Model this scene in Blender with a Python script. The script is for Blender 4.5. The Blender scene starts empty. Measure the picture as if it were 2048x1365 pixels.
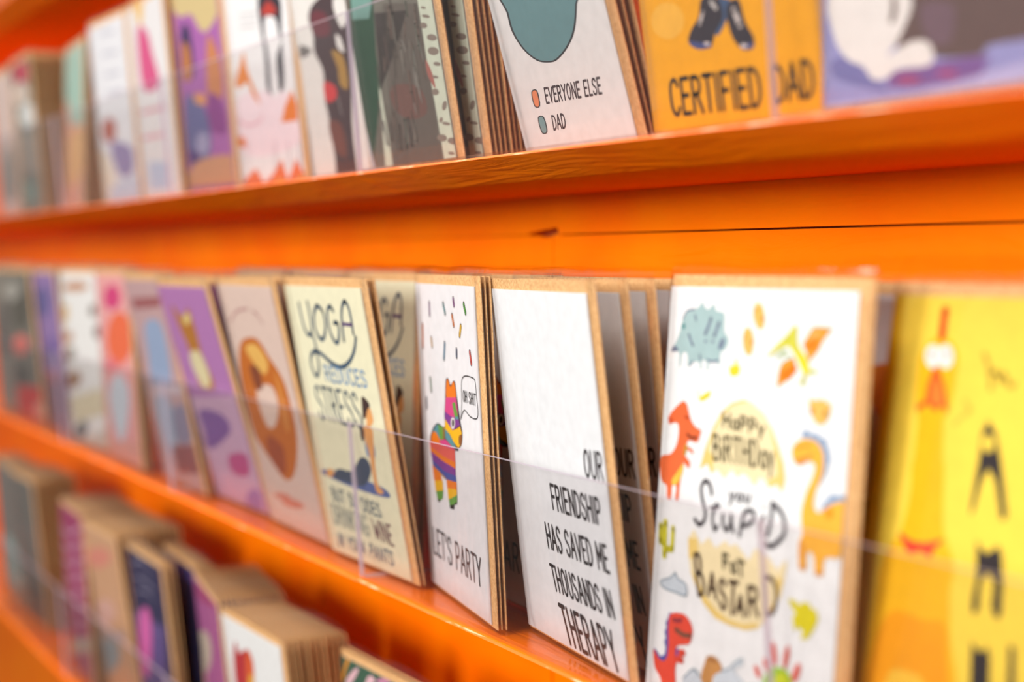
import bpy, bmesh, math, random
from mathutils import Vector, Matrix
from mathutils.geometry import tessellate_polygon
R = math.radians
scene = bpy.context.scene
COL = scene.collection
random.seed(7)

# ------------------------------------------------------------------ camera
cam_data = bpy.data.cameras.new('camera')
cam = bpy.data.objects.new('camera', cam_data)
COL.objects.link(cam)
cam.location = (0.0, -0.322, 0.1672)
TH, PI_ = 0.48238, 0.050265                    # angle to the wall, downward pitch
fwd = Vector((-math.cos(TH)*math.cos(PI_), math.sin(TH)*math.cos(PI_), -math.sin(PI_)))
cam.rotation_euler = fwd.to_track_quat('-Z', 'Y').to_euler()
cam_data.sensor_width = 36.0
cam_data.lens = 3250*36.0/2048
cam_data.clip_start = 0.01
cam_data.dof.use_dof = True
cam_data.dof.focus_distance = 0.71
cam_data.dof.aperture_fstop = 4.5
scene.camera = cam

# ------------------------------------------------------------------ world, lights, exposure
world = bpy.data.worlds.new('shop'); scene.world = world
world.use_nodes = True
bg = world.node_tree.nodes['Background']
bg.inputs[0].default_value = (1.0, 0.965, 0.93, 1)
bg.inputs[1].default_value = 1.0
wn, wl = world.node_tree.nodes, world.node_tree.links        # dark shop floor below, pale walls and ceiling above
wtc = wn.new('ShaderNodeTexCoord'); wsp = wn.new('ShaderNodeSeparateXYZ'); wcr = wn.new('ShaderNodeValToRGB')
wmr = wn.new('ShaderNodeMapRange'); wmr.inputs['From Min'].default_value = -1
wl.new(wtc.outputs['Generated'], wsp.inputs[0]); wl.new(wsp.outputs['Z'], wmr.inputs[0]); wl.new(wmr.outputs[0], wcr.inputs[0])
wcr.color_ramp.elements[0].position = .40; wcr.color_ramp.elements[0].color = (.13, .12, .11, 1)
wcr.color_ramp.elements[1].position = .62; wcr.color_ramp.elements[1].color = (.46, .445, .43, 1)
wl.new(wcr.outputs[0], bg.inputs[0])

def area(name, loc, aim, size, power, colour=(1, .95, .9), size_y=None):
    l = bpy.data.lights.new(name, 'AREA'); l.energy = power; l.color = colour
    l.shape = 'RECTANGLE'; l.size = size; l.size_y = size_y or size
    o = bpy.data.objects.new(name, l); COL.objects.link(o)
    o.location = loc
    o.rotation_euler = (Vector(aim)-Vector(loc)).to_track_quat('-Z', 'Y').to_euler()
    return o
area('ceiling_light', (-0.4, -0.75, 1.4), (-0.7, 0, 0.1), 0.5, 15)
area('ceiling_light', (-1.7, -0.6, 1.3), (-1.5, 0, 0.1), 0.5, 13)
area('shop_lamp', (0.25, -1.55, 0.42), (-0.6, 0.1, 0.12), 0.5, 18, (1, .97, .94))
area('shop_lamp', (-0.7, -1.9, 0.56), (-1.3, 0.1, 0.16), 0.6, 30, (1, .97, .94))
scene.view_settings.view_transform = 'Standard'
scene.view_settings.look = 'None'
scene.view_settings.exposure = 0.0
scene.view_settings.gamma = 1.0
scene.view_settings.use_curve_mapping = False
scene.cycles.transparent_max_bounces = 48
scene.cycles.max_bounces = 10

# ------------------------------------------------------------------ materials
def lin(c):
    return tuple((v/255/12.92) if v/255 <= .04045 else ((v/255+.055)/1.055)**2.4 for v in c)
def new_mat(name):
    m = bpy.data.materials.new(name); m.use_nodes = True
    nt = m.node_tree
    return m, nt, nt.nodes, nt.links, nt.nodes['Principled BSDF']

def mat_paint():
    m, nt, N, L, b = new_mat('orange_paint')
    tc = N.new('ShaderNodeTexCoord')
    mp = N.new('ShaderNodeMapping'); mp.inputs['Scale'].default_value = (9, 60, 60)
    n1 = N.new('ShaderNodeTexNoise'); n1.inputs['Scale'].default_value = 1.6; n1.inputs['Detail'].default_value = 6
    n1.inputs['Distortion'].default_value = 1.2
    L.new(tc.outputs['Object'], mp.inputs[0]); L.new(mp.outputs[0], n1.inputs[0])
    n2 = N.new('ShaderNodeTexNoise'); n2.inputs['Scale'].default_value = 14; n2.inputs['Detail'].default_value = 3
    L.new(tc.outputs['Object'], n2.inputs[0])
    cr = N.new('ShaderNodeValToRGB')
    cr.color_ramp.elements[0].color = (.96, .165, 0, 1); cr.color_ramp.elements[0].position = .3
    cr.color_ramp.elements[1].color = (.98, .225, 0, 1); cr.color_ramp.elements[1].position = .7
    L.new(n2.outputs[0], cr.inputs[0]); L.new(cr.outputs[0], b.inputs['Base Color'])
    bp = N.new('ShaderNodeBump'); bp.inputs['Strength'].default_value = .6; bp.inputs['Distance'].default_value = .0024
    L.new(n1.outputs[0], bp.inputs['Height']); L.new(bp.outputs[0], b.inputs['Normal'])
    b.inputs['Roughness'].default_value = .5
    b.inputs['Specular IOR Level'].default_value = .07
    return m
def mat_worn():
    """the shelf's front arris, its paint rubbed through in places"""
    m, nt, N, L, b = new_mat('rubbed_paint_edge')
    tc = N.new('ShaderNodeTexCoord')
    mp = N.new('ShaderNodeMapping'); mp.inputs['Scale'].default_value = (60, 300, 700)
    n1 = N.new('ShaderNodeTexNoise'); n1.inputs['Scale'].default_value = 1; n1.inputs['Detail'].default_value = 5
    L.new(tc.outputs['Object'], mp.inputs[0]); L.new(mp.outputs[0], n1.inputs[0])
    cr = N.new('ShaderNodeValToRGB')
    cr.color_ramp.elements[0].color = (.90, .15, 0, 1); cr.color_ramp.elements[0].position = .56
    cr.color_ramp.elements[1].color = (.80, .42, .22, 1); cr.color_ramp.elements[1].position = .66
    L.new(n1.outputs[0], cr.inputs[0]); L.new(cr.outputs[0], b.inputs['Base Color'])
    b.inputs['Roughness'].default_value = .6
    return m
def mat_kraft():
    m, nt, N, L, b = new_mat('kraft_paper')
    tc = N.new('ShaderNodeTexCoord')
    n1 = N.new('ShaderNodeTexNoise'); n1.inputs['Scale'].default_value = 900; n1.inputs['Detail'].default_value = 2
    L.new(tc.outputs['Object'], n1.inputs[0])
    cr = N.new('ShaderNodeValToRGB')
    cr.color_ramp.elements[0].color = lin((188, 140, 88))+(1,); cr.color_ramp.elements[0].position = .25
    cr.color_ramp.elements[1].color = lin((228, 182, 128))+(1,); cr.color_ramp.elements[1].position = .75
    L.new(n1.outputs[0], cr.inputs[0]); L.new(cr.outputs[0], b.inputs['Base Color'])
    b.inputs['Roughness'].default_value = .8; b.inputs['Specular IOR Level'].default_value = .15
    return m
def mat_print():
    m, nt, N, L, b = new_mat('printed_card')
    at = N.new('ShaderNodeAttribute'); at.attribute_name = 'ink'
    tc = N.new('ShaderNodeTexCoord')
    n1 = N.new('ShaderNodeTexNoise'); n1.inputs['Scale'].default_value = 160; n1.inputs['Detail'].default_value = 4
    L.new(tc.outputs['Object'], n1.inputs[0])
    mr = N.new('ShaderNodeMapRange'); mr.inputs['From Min'].default_value = .3; mr.inputs['From Max'].default_value = .7
    mr.inputs['To Min'].default_value = .69; mr.inputs['To Max'].default_value = .76
    L.new(n1.outputs[0], mr.inputs[0])
    mx = N.new('ShaderNodeVectorMath'); mx.operation = 'SCALE'
    L.new(at.outputs['Color'], mx.inputs[0]); L.new(mr.outputs[0], mx.inputs['Scale'])
    L.new(mx.outputs[0], b.inputs['Base Color'])
    b.inputs['Roughness'].default_value = .6; b.inputs['Specular IOR Level'].default_value = .2
    return m
def clear(name, tint, low, high, rough, bump=0, scale=30, expo=5):
    """clear plastic: straight-through transmission with a Fresnel-weighted gloss"""
    m, nt, N, L, b = new_mat(name)
    N.remove(b)
    out = N['Material Output']
    tr = N.new('ShaderNodeBsdfTransparent'); tr.inputs[0].default_value = tint+(1,)
    gl = N.new('ShaderNodeBsdfGlossy'); gl.inputs['Roughness'].default_value = rough
    lw = N.new('ShaderNodeLayerWeight'); lw.inputs[0].default_value = .5
    pw = N.new('ShaderNodeMath'); pw.operation = 'POWER'; pw.inputs[1].default_value = expo
    L.new(lw.outputs['Facing'], pw.inputs[0])
    mr = N.new('ShaderNodeMapRange'); mr.inputs['To Min'].default_value = low; mr.inputs['To Max'].default_value = high
    L.new(pw.outputs[0], mr.inputs[0])
    mix = N.new('ShaderNodeMixShader')
    L.new(mr.outputs[0], mix.inputs[0]); L.new(tr.outputs[0], mix.inputs[1]); L.new(gl.outputs[0], mix.inputs[2])
    L.new(mix.outputs[0], out.inputs[0])
    if bump:
        tc = N.new('ShaderNodeTexCoord')
        mp = N.new('ShaderNodeMapping'); mp.inputs['Scale'].default_value = (3, 1, .6)
        n1 = N.new('ShaderNodeTexNoise'); n1.inputs['Scale'].default_value = scale; n1.inputs['Detail'].default_value = 2
        L.new(tc.outputs['Object'], mp.inputs[0]); L.new(mp.outputs[0], n1.inputs[0])
        bp = N.new('ShaderNodeBump'); bp.inputs['Strength'].default_value = bump; bp.inputs['Distance'].default_value = .002
        L.new(n1.outputs[0], bp.inputs['Height']); L.new(bp.outputs[0], gl.inputs['Normal'])
    return m
def mat_edge():
    m, nt, N, L, b = new_mat('cut_acrylic_edge')
    N.remove(b)
    out = N['Material Output']
    tr = N.new('ShaderNodeBsdfTransparent'); tr.inputs[0].default_value = (.85, .80, .86, 1)
    df = N.new('ShaderNodeBsdfTranslucent'); df.inputs[0].default_value = (.78, .70, .80, 1)
    d2 = N.new('ShaderNodeBsdfDiffuse'); d2.inputs[0].default_value = (.78, .70, .80, 1)
    m1 = N.new('ShaderNodeMixShader'); m1.inputs[0].default_value = .5
    L.new(df.outputs[0], m1.inputs[1]); L.new(d2.outputs[0], m1.inputs[2])
    mix = N.new('ShaderNodeMixShader'); mix.inputs[0].default_value = .55
    L.new(tr.outputs[0], mix.inputs[1]); L.new(m1.outputs[0], mix.inputs[2]); L.new(mix.outputs[0], out.inputs[0])
    return m
def mat_dark():
    m, nt, N, L, b = new_mat('gap_shadow_board')
    b.inputs['Base Color'].default_value = (.35, .06, .003, 1); b.inputs['Roughness'].default_value = .8
    return m
M_PAINT, M_WORN, M_KRAFT, M_PRINT, M_EDGE, M_BACK = mat_paint(), mat_worn(), mat_kraft(), mat_print(), mat_edge(), mat_dark()
M_FILM = clear('clear_sleeve_film', (.985, .985, .985), .034, .38, .09, .3, 22)
M_ACRYL = clear('clear_acrylic', (.965, .955, .955), .04, .34, .05)

# ------------------------------------------------------------------ object helpers
def link(name, me, mats, parent=None):
    o = bpy.data.objects.new(name, me)
    for m in mats: me.materials.append(m)
    COL.objects.link(o)
    if parent: o.parent = parent
    return o
def obj(name, bm, mats, parent=None):
    me = bpy.data.meshes.new(name); bm.to_mesh(me); bm.free()
    return link(name, me, mats if isinstance(mats, list) else [mats], parent)
def tag(o, label=None, cat=None, group=None, kind=None):
    if label: o['label'] = label
    if cat: o['category'] = cat
    if group: o['group'] = group
    if kind: o['kind'] = kind
    return o
def empty(name, loc, rot=(0, 0, 0)):
    o = bpy.data.objects.new(name, None); o.empty_display_size = .02
    COL.objects.link(o); o.location = loc; o.rotation_euler = rot
    return o
def add_box(bm, x0, x1, y0, y1, z0, z1, mat=0, bevel=0):
    vs = [bm.verts.new((x, y, z)) for x in (x0, x1) for y in (y0, y1) for z in (z0, z1)]
    fs = [bm.faces.new([vs[i] for i in f]) for f in
          ((0, 1, 3, 2), (4, 6, 7, 5), (0, 4, 5, 1), (2, 3, 7, 6), (0, 2, 6, 4), (1, 5, 7, 3))]
    for f in fs: f.material_index = mat
    if bevel:
        es = list({e for f in fs for e in f.edges})
        bmesh.ops.bevel(bm, geom=es, offset=bevel, segments=2, affect='EDGES', profile=.6)
    return fs
def add_prism(bm, pts, y0, y1, mat=0):
    """outline in x,z extruded in y"""
    a = [bm.verts.new((x, y0, z)) for x, z in pts]; b = [bm.verts.new((x, y1, z)) for x, z in pts]
    n = len(pts)
    tris = tessellate_polygon([[Vector((x, z, 0)) for x, z in pts]])
    fs = [bm.faces.new([a[i] for i in t]) for t in tris] + [bm.faces.new([b[i] for i in t]) for t in tris]
    for i in range(n): fs.append(bm.faces.new((a[i], a[(i+1) % n], b[(i+1) % n], b[i])))
    for f in fs: f.material_index = mat
    bmesh.ops.recalc_face_normals(bm, faces=fs)

# ------------------------------------------------------------------ the wall: painted boards with a butt joint and a chipped gap
WALL_Y = .116
ROWS = {2: .432, 1: .2123, 0: 0.0, -1: -.216}
JX, GZ = -.787, .1808
bm = bmesh.new()
H = .1075
zs = [GZ + k*H for k in range(-7, 6)]
for i in range(len(zs)-1):
    z0, z1 = zs[i]+.0003, zs[i+1]-.0003
    xs = [-3.6, -1.62, JX, .35]
    for j in range(3):
        x0, x1 = xs[j]+.0005, xs[j+1]-.0005
        off = random.uniform(0, .0006)
        if abs(zs[i]-GZ) < 1e-6 and j == 1:
            # the board left of the joint, its lower corner chipped away
            pts = [(x0, z0), (-.8150, z0), (-.8125, z0+.0012), (-.8005, z0+.0022), (-.7935, z0+.0030), (-.7905, z0+.0026), (x1, z0+.0038), (x1, z1), (x0, z1)]
            add_prism(bm, pts, WALL_Y-.0006, WALL_Y+.02)
        elif abs(zs[i]-GZ) < 1e-6 and j == 2:
            pts = [(x0, z0+.0036), (-.7865+.0070, z0+.0034), (-.7795, z0), (x1, z0+.0006), (x1, z1), (x0, z1)]
            add_prism(bm, pts, WALL_Y-.0012, WALL_Y+.02)
        elif abs(zs[i+1]-GZ) < 1e-6 and j == 1:
            add_prism(bm, [(x0, z0), (x1, z0), (x1, z1-.0004), (-.7945, z1-.0014), (-.8030, z1-.0003), (-.8120, z1+.0002), (x0, z1+.0004)], WALL_Y, WALL_Y+.02)
        elif abs(zs[i+1]-GZ) < 1e-6 and j == 2:
            add_prism(bm, [(x0, z0), (x1, z0), (x1, z1-.0002), (-.7785, z1-.0002), (-.7785, z1+.0005), (x0, z1+.0003)], WALL_Y-.0002, WALL_Y+.02)
        else:
            add_box(bm, x0, x1, WALL_Y-off, WALL_Y+.02, z0, z1)
add_box(bm, -3.6, .35, WALL_Y+.008, WALL_Y+.03, zs[0], zs[-1], 1)
w = obj('wall_back', bm, [M_PAINT, M_BACK]); tag(w, kind='structure')

# ------------------------------------------------------------------ shelves
SHELF_T = .0105
X0S, X1S = -2.9, .2
def make_shelf(row, label):
    bm = bmesh.new(); z = ROWS[row]
    # the front edge is undercut: worn upper arris in front, lower arris set back
    for a, b, d in ((X0S, JX, 0), (JX+.0003, X1S, .0006)):
        prof = [(-.003+d, z-.0012), (-.0022+d, z-.0002), (WALL_Y-.0013, z-.0002), (WALL_Y-.0013, z-SHELF_T+d*.5), (.0230+d, z-SHELF_T+d*.5), (.0215+d, z-SHELF_T+.0006)]
        va = [bm.verts.new((a, y, h)) for y, h in prof]; vb = [bm.verts.new((b, y, h)) for y, h in prof]
        for i in range(6):
            f = bm.faces.new((va[i], vb[i], vb[(i+1) % 6], va[(i+1) % 6])); f.material_index = 1 if i == 0 else 0
        bm.faces.new(va); bm.faces.new(vb)
    bmesh.ops.recalc_face_normals(bm, faces=bm.faces)
    tag(obj('shelf', bm, [M_PAINT, M_WORN]), label, 'shelf', 'orange shelves on the wall')
make_shelf(2, 'orange painted shelf at the top left corner, above the upper row of cards')
make_shelf(1, 'orange painted shelf with worn front edge under the upper row of cards')
make_shelf(0, 'orange painted shelf carrying the middle row of cards')
make_shelf(-1, 'orange painted shelf at the bottom left corner under the lowest cards')

# ------------------------------------------------------------------ clear acrylic trays
PITCH, TX = .3575, -.7865
def make_tray(row, k, label):
    pt = .3545 if row == 1 else PITCH
    x0, x1, z = TX+pt*k+.0006, TX+pt*(k+1)-.0006, ROWS[row]
    root = empty('card_tray', (x0, 0, z))
    tag(root, label, 'tray', 'clear acrylic card trays')
    L = x1-x0; T = .0022; HH = .0822; FL = -.007
    # front panel leans out a little; its cut edges are the frosted ones
    bm = bmesh.new()
    q = [(0, 0), (FL, HH), (FL+T, HH), (T, T*.8)]
    va = [bm.verts.new((0, y, h)) for y, h in q]; vb = [bm.verts.new((L, y, h)) for y, h in q]
    for i in range(4):
        f = bm.faces.new((va[i], vb[i], vb[(i+1) % 4], va[(i+1) % 4])); f.material_index = 1 if i == 1 else 0
    for v in (va, vb):
        f = bm.faces.new(v); f.material_index = 1
    bmesh.ops.recalc_face_normals(bm, faces=bm.faces)
    obj('front_panel', bm, [M_ACRYL, M_EDGE], root)
    bm = bmesh.new(); fs = add_box(bm, 0, L, T, .106, 0, T*.8)
    fs[0].material_index = fs[1].material_index = 1
    obj('floor_panel', bm, [M_ACRYL, M_EDGE], root)
    bm = bmesh.new(); fs = add_box(bm, 0, L, .106, .108, 0, .05)
    fs[0].material_index = fs[1].material_index = fs[5].material_index = 1
    obj('back_panel', bm, [M_ACRYL, M_EDGE], root)
    return root

# ------------------------------------------------------------------ lettering: a hand-drawn stroke alphabet (units: cap height 1)
GLYPH = {
'A': (.62, [(0, [(.02, 0), (.31, 1), (.6, 0)]), (0, [(.13, .34), (.49, .34)])]),
'B': (.56, [(0, [(.06, 0), (.06, 1)]), (1, [(.06, 1), (.36, .98), (.44, .77), (.34, .56), (.06, .53)]), (1, [(.06, .53), (.4, .5), (.52, .27), (.4, .03), (.06, 0)])]),
'C': (.55, [(1, [(.5, .82), (.42, .97), (.27, 1), (.1, .85), (.05, .5), (.1, .15), (.27, 0), (.42, .03), (.5, .18)])]),
'D': (.58, [(0, [(.06, 0), (.06, 1)]), (1, [(.06, 1), (.34, .96), (.52, .72), (.53, .3), (.36, .04), (.06, 0)])]),
'E': (.5, [(0, [(.47, 1), (.06, 1), (.06, 0), (.47, 0)]), (0, [(.06, .52), (.4, .52)])]),
'F': (.48, [(0, [(.46, 1), (.06, 1), (.06, 0)]), (0, [(.06, .52), (.4, .52)])]),
'G': (.58, [(1, [(.5, .82), (.42, .97), (.27, 1), (.1, .85), (.05, .5), (.1, .15), (.27, 0), (.44, .04), (.52, .2), (.52, .45)]), (0, [(.52, .45), (.3, .45)])]),
'H': (.58, [(0, [(.06, 0), (.06, 1)]), (0, [(.52, 0), (.52, 1)]), (0, [(.06, .52), (.52, .52)])]),
'I': (.16, [(0, [(.08, 0), (.08, 1)])]),
'K': (.56, [(0, [(.06, 0), (.06, 1)]), (0, [(.52, 1), (.06, .45)]), (0, [(.2, .6), (.54, 0)])]),
'L': (.46, [(0, [(.06, 1), (.06, 0), (.44, 0)])]),
'M': (.72, [(0, [(.06, 0), (.08, 1), (.36, .34), (.64, 1), (.66, 0)])]),
'N': (.6, [(0, [(.06, 0), (.06, 1), (.54, 0), (.54, 1)])]),
'O': (.6, [(1, [(.3, 1), (.12, .87), (.05, .5), (.12, .13), (.3, 0), (.48, .13), (.55, .5), (.48, .87), (.3, 1)])]),
'P': (.54, [(0, [(.06, 0), (.06, 1)]), (1, [(.06, 1), (.38, .97), (.49, .74), (.38, .5), (.06, .47)])]),
'R': (.56, [(0, [(.06, 0), (.06, 1)]), (1, [(.06, 1), (.38, .97), (.48, .76), (.38, .54), (.06, .51)]), (0, [(.28, .51), (.53, 0)])]),
'S': (.54, [(1, [(.48, .84), (.38, .98), (.2, .99), (.07, .85), (.08, .66), (.25, .53), (.42, .42), (.5, .25), (.43, .06), (.27, 0), (.11, .05), (.04, .2)])]),
'T': (.52, [(0, [(.01, 1), (.51, 1)]), (0, [(.26, 1), (.26, 0)])]),
'U': (.58, [(1, [(.06, 1), (.06, .3), (.14, .06), (.29, 0), (.44, .06), (.52, .3), (.52, 1)])]),
'V': (.58, [(0, [(.02, 1), (.29, 0), (.56, 1)])]),
'W': (.78, [(0, [(.02, 1), (.2, 0), (.39, .7), (.58, 0), (.76, 1)])]),
'Y': (.56, [(0, [(.01, 1), (.28, .48), (.55, 1)]), (0, [(.28, .48), (.28, 0)])]),
"'": (.14, [(0, [(.08, 1), (.06, .78)])]),
' ': (.3, []),
'a': (.46, [(1, [(.42, .55), (.22, .62), (.06, .42), (.06, .15), (.22, 0), (.42, .2)]), (0, [(.42, .6), (.42, 0)])]),
'i': (.16, [(0, [(.08, 0), (.08, .6)]), (0, [(.08, .82), (.08, .92)])]),
'y': (.46, [(0, [(.04, .62), (.22, .08)]), (0, [(.42, .62), (.12, -.3)])]),
'o': (.46, [(1, [(.23, .62), (.06, .45), (.06, .15), (.23, 0), (.4, .15), (.4, .45), (.23, .62)])]),
'u': (.46, [(1, [(.06, .62), (.06, .18), (.2, 0), (.36, .12), (.41, .62)])]),
}
def smooth(pts, closed, n=5):
    out = []; N = len(pts)
    rng = range(N) if closed else range(N-1)
    for i in rng:
        p = [pts[(i+k) % N] if closed else pts[min(max(i+k, 0), N-1)] for k in (-1, 0, 1, 2)]
        for s in range(n):
            t = s/n; t2, t3 = t*t, t*t*t
            out.append(tuple(.5*(2*p[1][c]+(p[2][c]-p[0][c])*t+(2*p[0][c]-5*p[1][c]+4*p[2][c]-p[3][c])*t2+(3*p[1][c]-p[0][c]-3*p[2][c]+p[3][c])*t3) for c in (0, 1)))
    if not closed: out.append(pts[-1])
    return out
def clip(poly, w, h):
    """keep the ink on the card"""
    for ax, lim, sg in ((0, 0, 1), (0, w, -1), (1, 0, 1), (1, h, -1)):
        res = []
        for i in range(len(poly)):
            a, b = poly[i-1], poly[i]
            da, db = (a[ax]-lim)*sg, (b[ax]-lim)*sg
            if (da >= 0) != (db >= 0):
                t = da/(da-db); res.append((a[0]+(b[0]-a[0])*t, a[1]+(b[1]-a[1])*t))
            if db >= 0: res.append(b)
        poly = res
        if len(poly) < 3: return []
    return poly
def ribbon(pts, w):
    """a pen stroke: one quad per segment, a round dot on every joint and end"""
    P = [Vector(p) for p in pts]; q = []
    P = [p for i, p in enumerate(P) if i == 0 or (p-P[i-1]).length > 1e-3]
    for a, b in zip(P, P[1:]):
        d = (b-a).normalized(); n = Vector((-d.y, d.x))*(w/2)
        q.append([a+n, b+n, b-n, a-n])
    for i, p in enumerate(P):
        if 0 < i < len(P)-1 and (P[i]-P[i-1]).normalized().dot((P[i+1]-P[i]).normalized()) > .93: continue
        q.append([p+Vector((math.cos(a), math.sin(a)))*(w/2) for a in [k*math.pi/4 for k in range(8)]])
    return [[(v[0], v[1]) for v in f] for f in q]
def shapes(spec, w, h):
    """turn one art item into polygons in card millimetres"""
    k = spec[0]
    if k in 'Pp':
        pts = spec[2]
        if k == 'P': pts = smooth(pts, True, 4)
        return [pts]
    if k in 'Ss':
        pts = spec[3]
        if k == 'S': pts = smooth(pts, False, 4)
        return ribbon(pts, spec[2])
    _, c, sw, txt, a, b, tl = spec
    tot = sum(GLYPH[ch][0] for ch in txt)+.13*(len(txt)-1)
    out = []; x = 0
    for ch in txt:
        gw, strokes = GLYPH[ch]
        for sm, pts in strokes:
            if sm: pts = smooth(pts, False, 4)
            m = []
            for u, v in pts:
                u = (u+x)/tot
                m.append((a[0]+(b[0]-a[0])*u+(tl[0]-a[0])*v, a[1]+(b[1]-a[1])*u+(tl[1]-a[1])*v))
            out += ribbon(m, sw)
        x += gw+.13
    return out

POSE = {  # shelf row, x, y of the lower left corner, yaw, lean (degrees), printed width, height
'dino': (0, -0.5176, 0.0065, 0.7, 4.1, 0.111, 0.154),
'ther1': (0, -0.6345, 0.0188, 6.9, -7.0, 0.107, 0.152),
'ther2': (0, -0.6350, 0.0315, 6.0, -7.0, 0.107, 0.152),
'ther3': (0, -0.6350, 0.0360, 4.5, -5.5, 0.107, 0.152),
'ther4': (0, -0.6350, 0.0410, 4.0, -3.5, 0.107, 0.152),
'yoga': (0, -0.8530, 0.0104, -0.7, -10.6, 0.107, 0.152),
'yoga2': (0, -0.8892, 0.0300, 2.0, 1.1, 0.107, 0.152),
'pin': (0, -0.7432, 0.0205, 10.2, -3.0, 0.107, 0.152),
'pin2': (0, -0.7440, 0.0345, 2.5, -1.0, 0.107, 0.152),
'donut': (0, -0.9751, 0.0168, 1.5, -12.9, 0.107, 0.152),
'corgi': (0, -1.0931, 0.0187, -0.4, -16.1, 0.107, 0.152),
'r2e': (0, -1.2079, 0.0128, 1.1, -11.3, 0.107, 0.152),
'r2d': (0, -1.3602, 0.0083, 0.9, -4.0, 0.107, 0.152),
'r2c': (0, -1.4974, 0.0071, -3.7, -3.6, 0.107, 0.152),
'r2b': (0, -1.6150, 0.0138, 1.5, -6.2, 0.107, 0.152),
'r2a': (0, -1.7537, 0.0091, -2.2, -5.5, 0.107, 0.152),
'chick': (0, -0.4081, 0.0119, -0.4, 8.7, 0.112, 0.154),
'cat': (1, -0.4152, 0.0080, 1.0, -1.0, 0.107, 0.152),
'cert': (1, -0.5302, 0.0180, 0.7, -8.2, 0.107, 0.150),
'every': (1, -0.6641, 0.0341, 3.6, -15.8, 0.107, 0.152),
'birch2': (1, -0.7960, 0.0241, 0.1, -8.6, 0.107, 0.152),
'birch1': (1, -0.8044, 0.0153, 0.8, -9.9, 0.107, 0.152),
'fig': (1, -0.9402, 0.0324, 3.1, -7.4, 0.107, 0.152),
'hell': (1, -1.0518, 0.0246, -2.5, -5.8, 0.107, 0.152),
'purp': (1, -1.1662, 0.0223, -0.1, -5.1, 0.107, 0.152),
'pink': (1, -1.3124, 0.0286, 0.9, -5.3, 0.107, 0.152),
'white': (1, -1.4340, 0.0250, -1.8, -5.0, 0.107, 0.152),
'mint': (1, -1.6145, 0.0288, 3.6, 0.9, 0.107, 0.152),
'red': (1, -1.7522, 0.0186, 1.3, -5.4, 0.107, 0.152),
'navy': (-1, -1.2790, 0.0173, 1.1, -6.3, 0.107, 0.152),
'magenta': (-1, -1.1354, 0.0299, 8.4, -6.4, 0.107, 0.152),
'heart': (-1, -1.0082, 0.0119, -1.1, -7.1, 0.107, 0.152),
'green': (-1, -0.8652, 0.0300, -2.0, -4.1, 0.107, 0.152),
'plum': (-1, -1.5410, 0.0137, 2.4, -3.5, 0.107, 0.152),
'peach': (-1, -1.4243, 0.0208, -1.3, -8.8, 0.107, 0.152),
'grey': (-1, -1.7909, 0.0201, -1.1, -5.9, 0.107, 0.152),
'dinoback': (0, -0.4556, 0.0360, 2.0, 3.0, 0.107, 0.152),
'navyback': (-1, -1.2510, 0.0333, 3.0, -4.0, 0.107, 0.152),
'midleft': (0, -1.8717, 0.0120, 0.0, -4.0, 0.107, 0.152),
'topleft': (1, -1.8702, 0.0160, 0.0, -4.0, 0.107, 0.150),
'lowleft': (-1, -1.9089, 0.0200, 0.0, -4.0, 0.107, 0.152),
}
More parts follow.
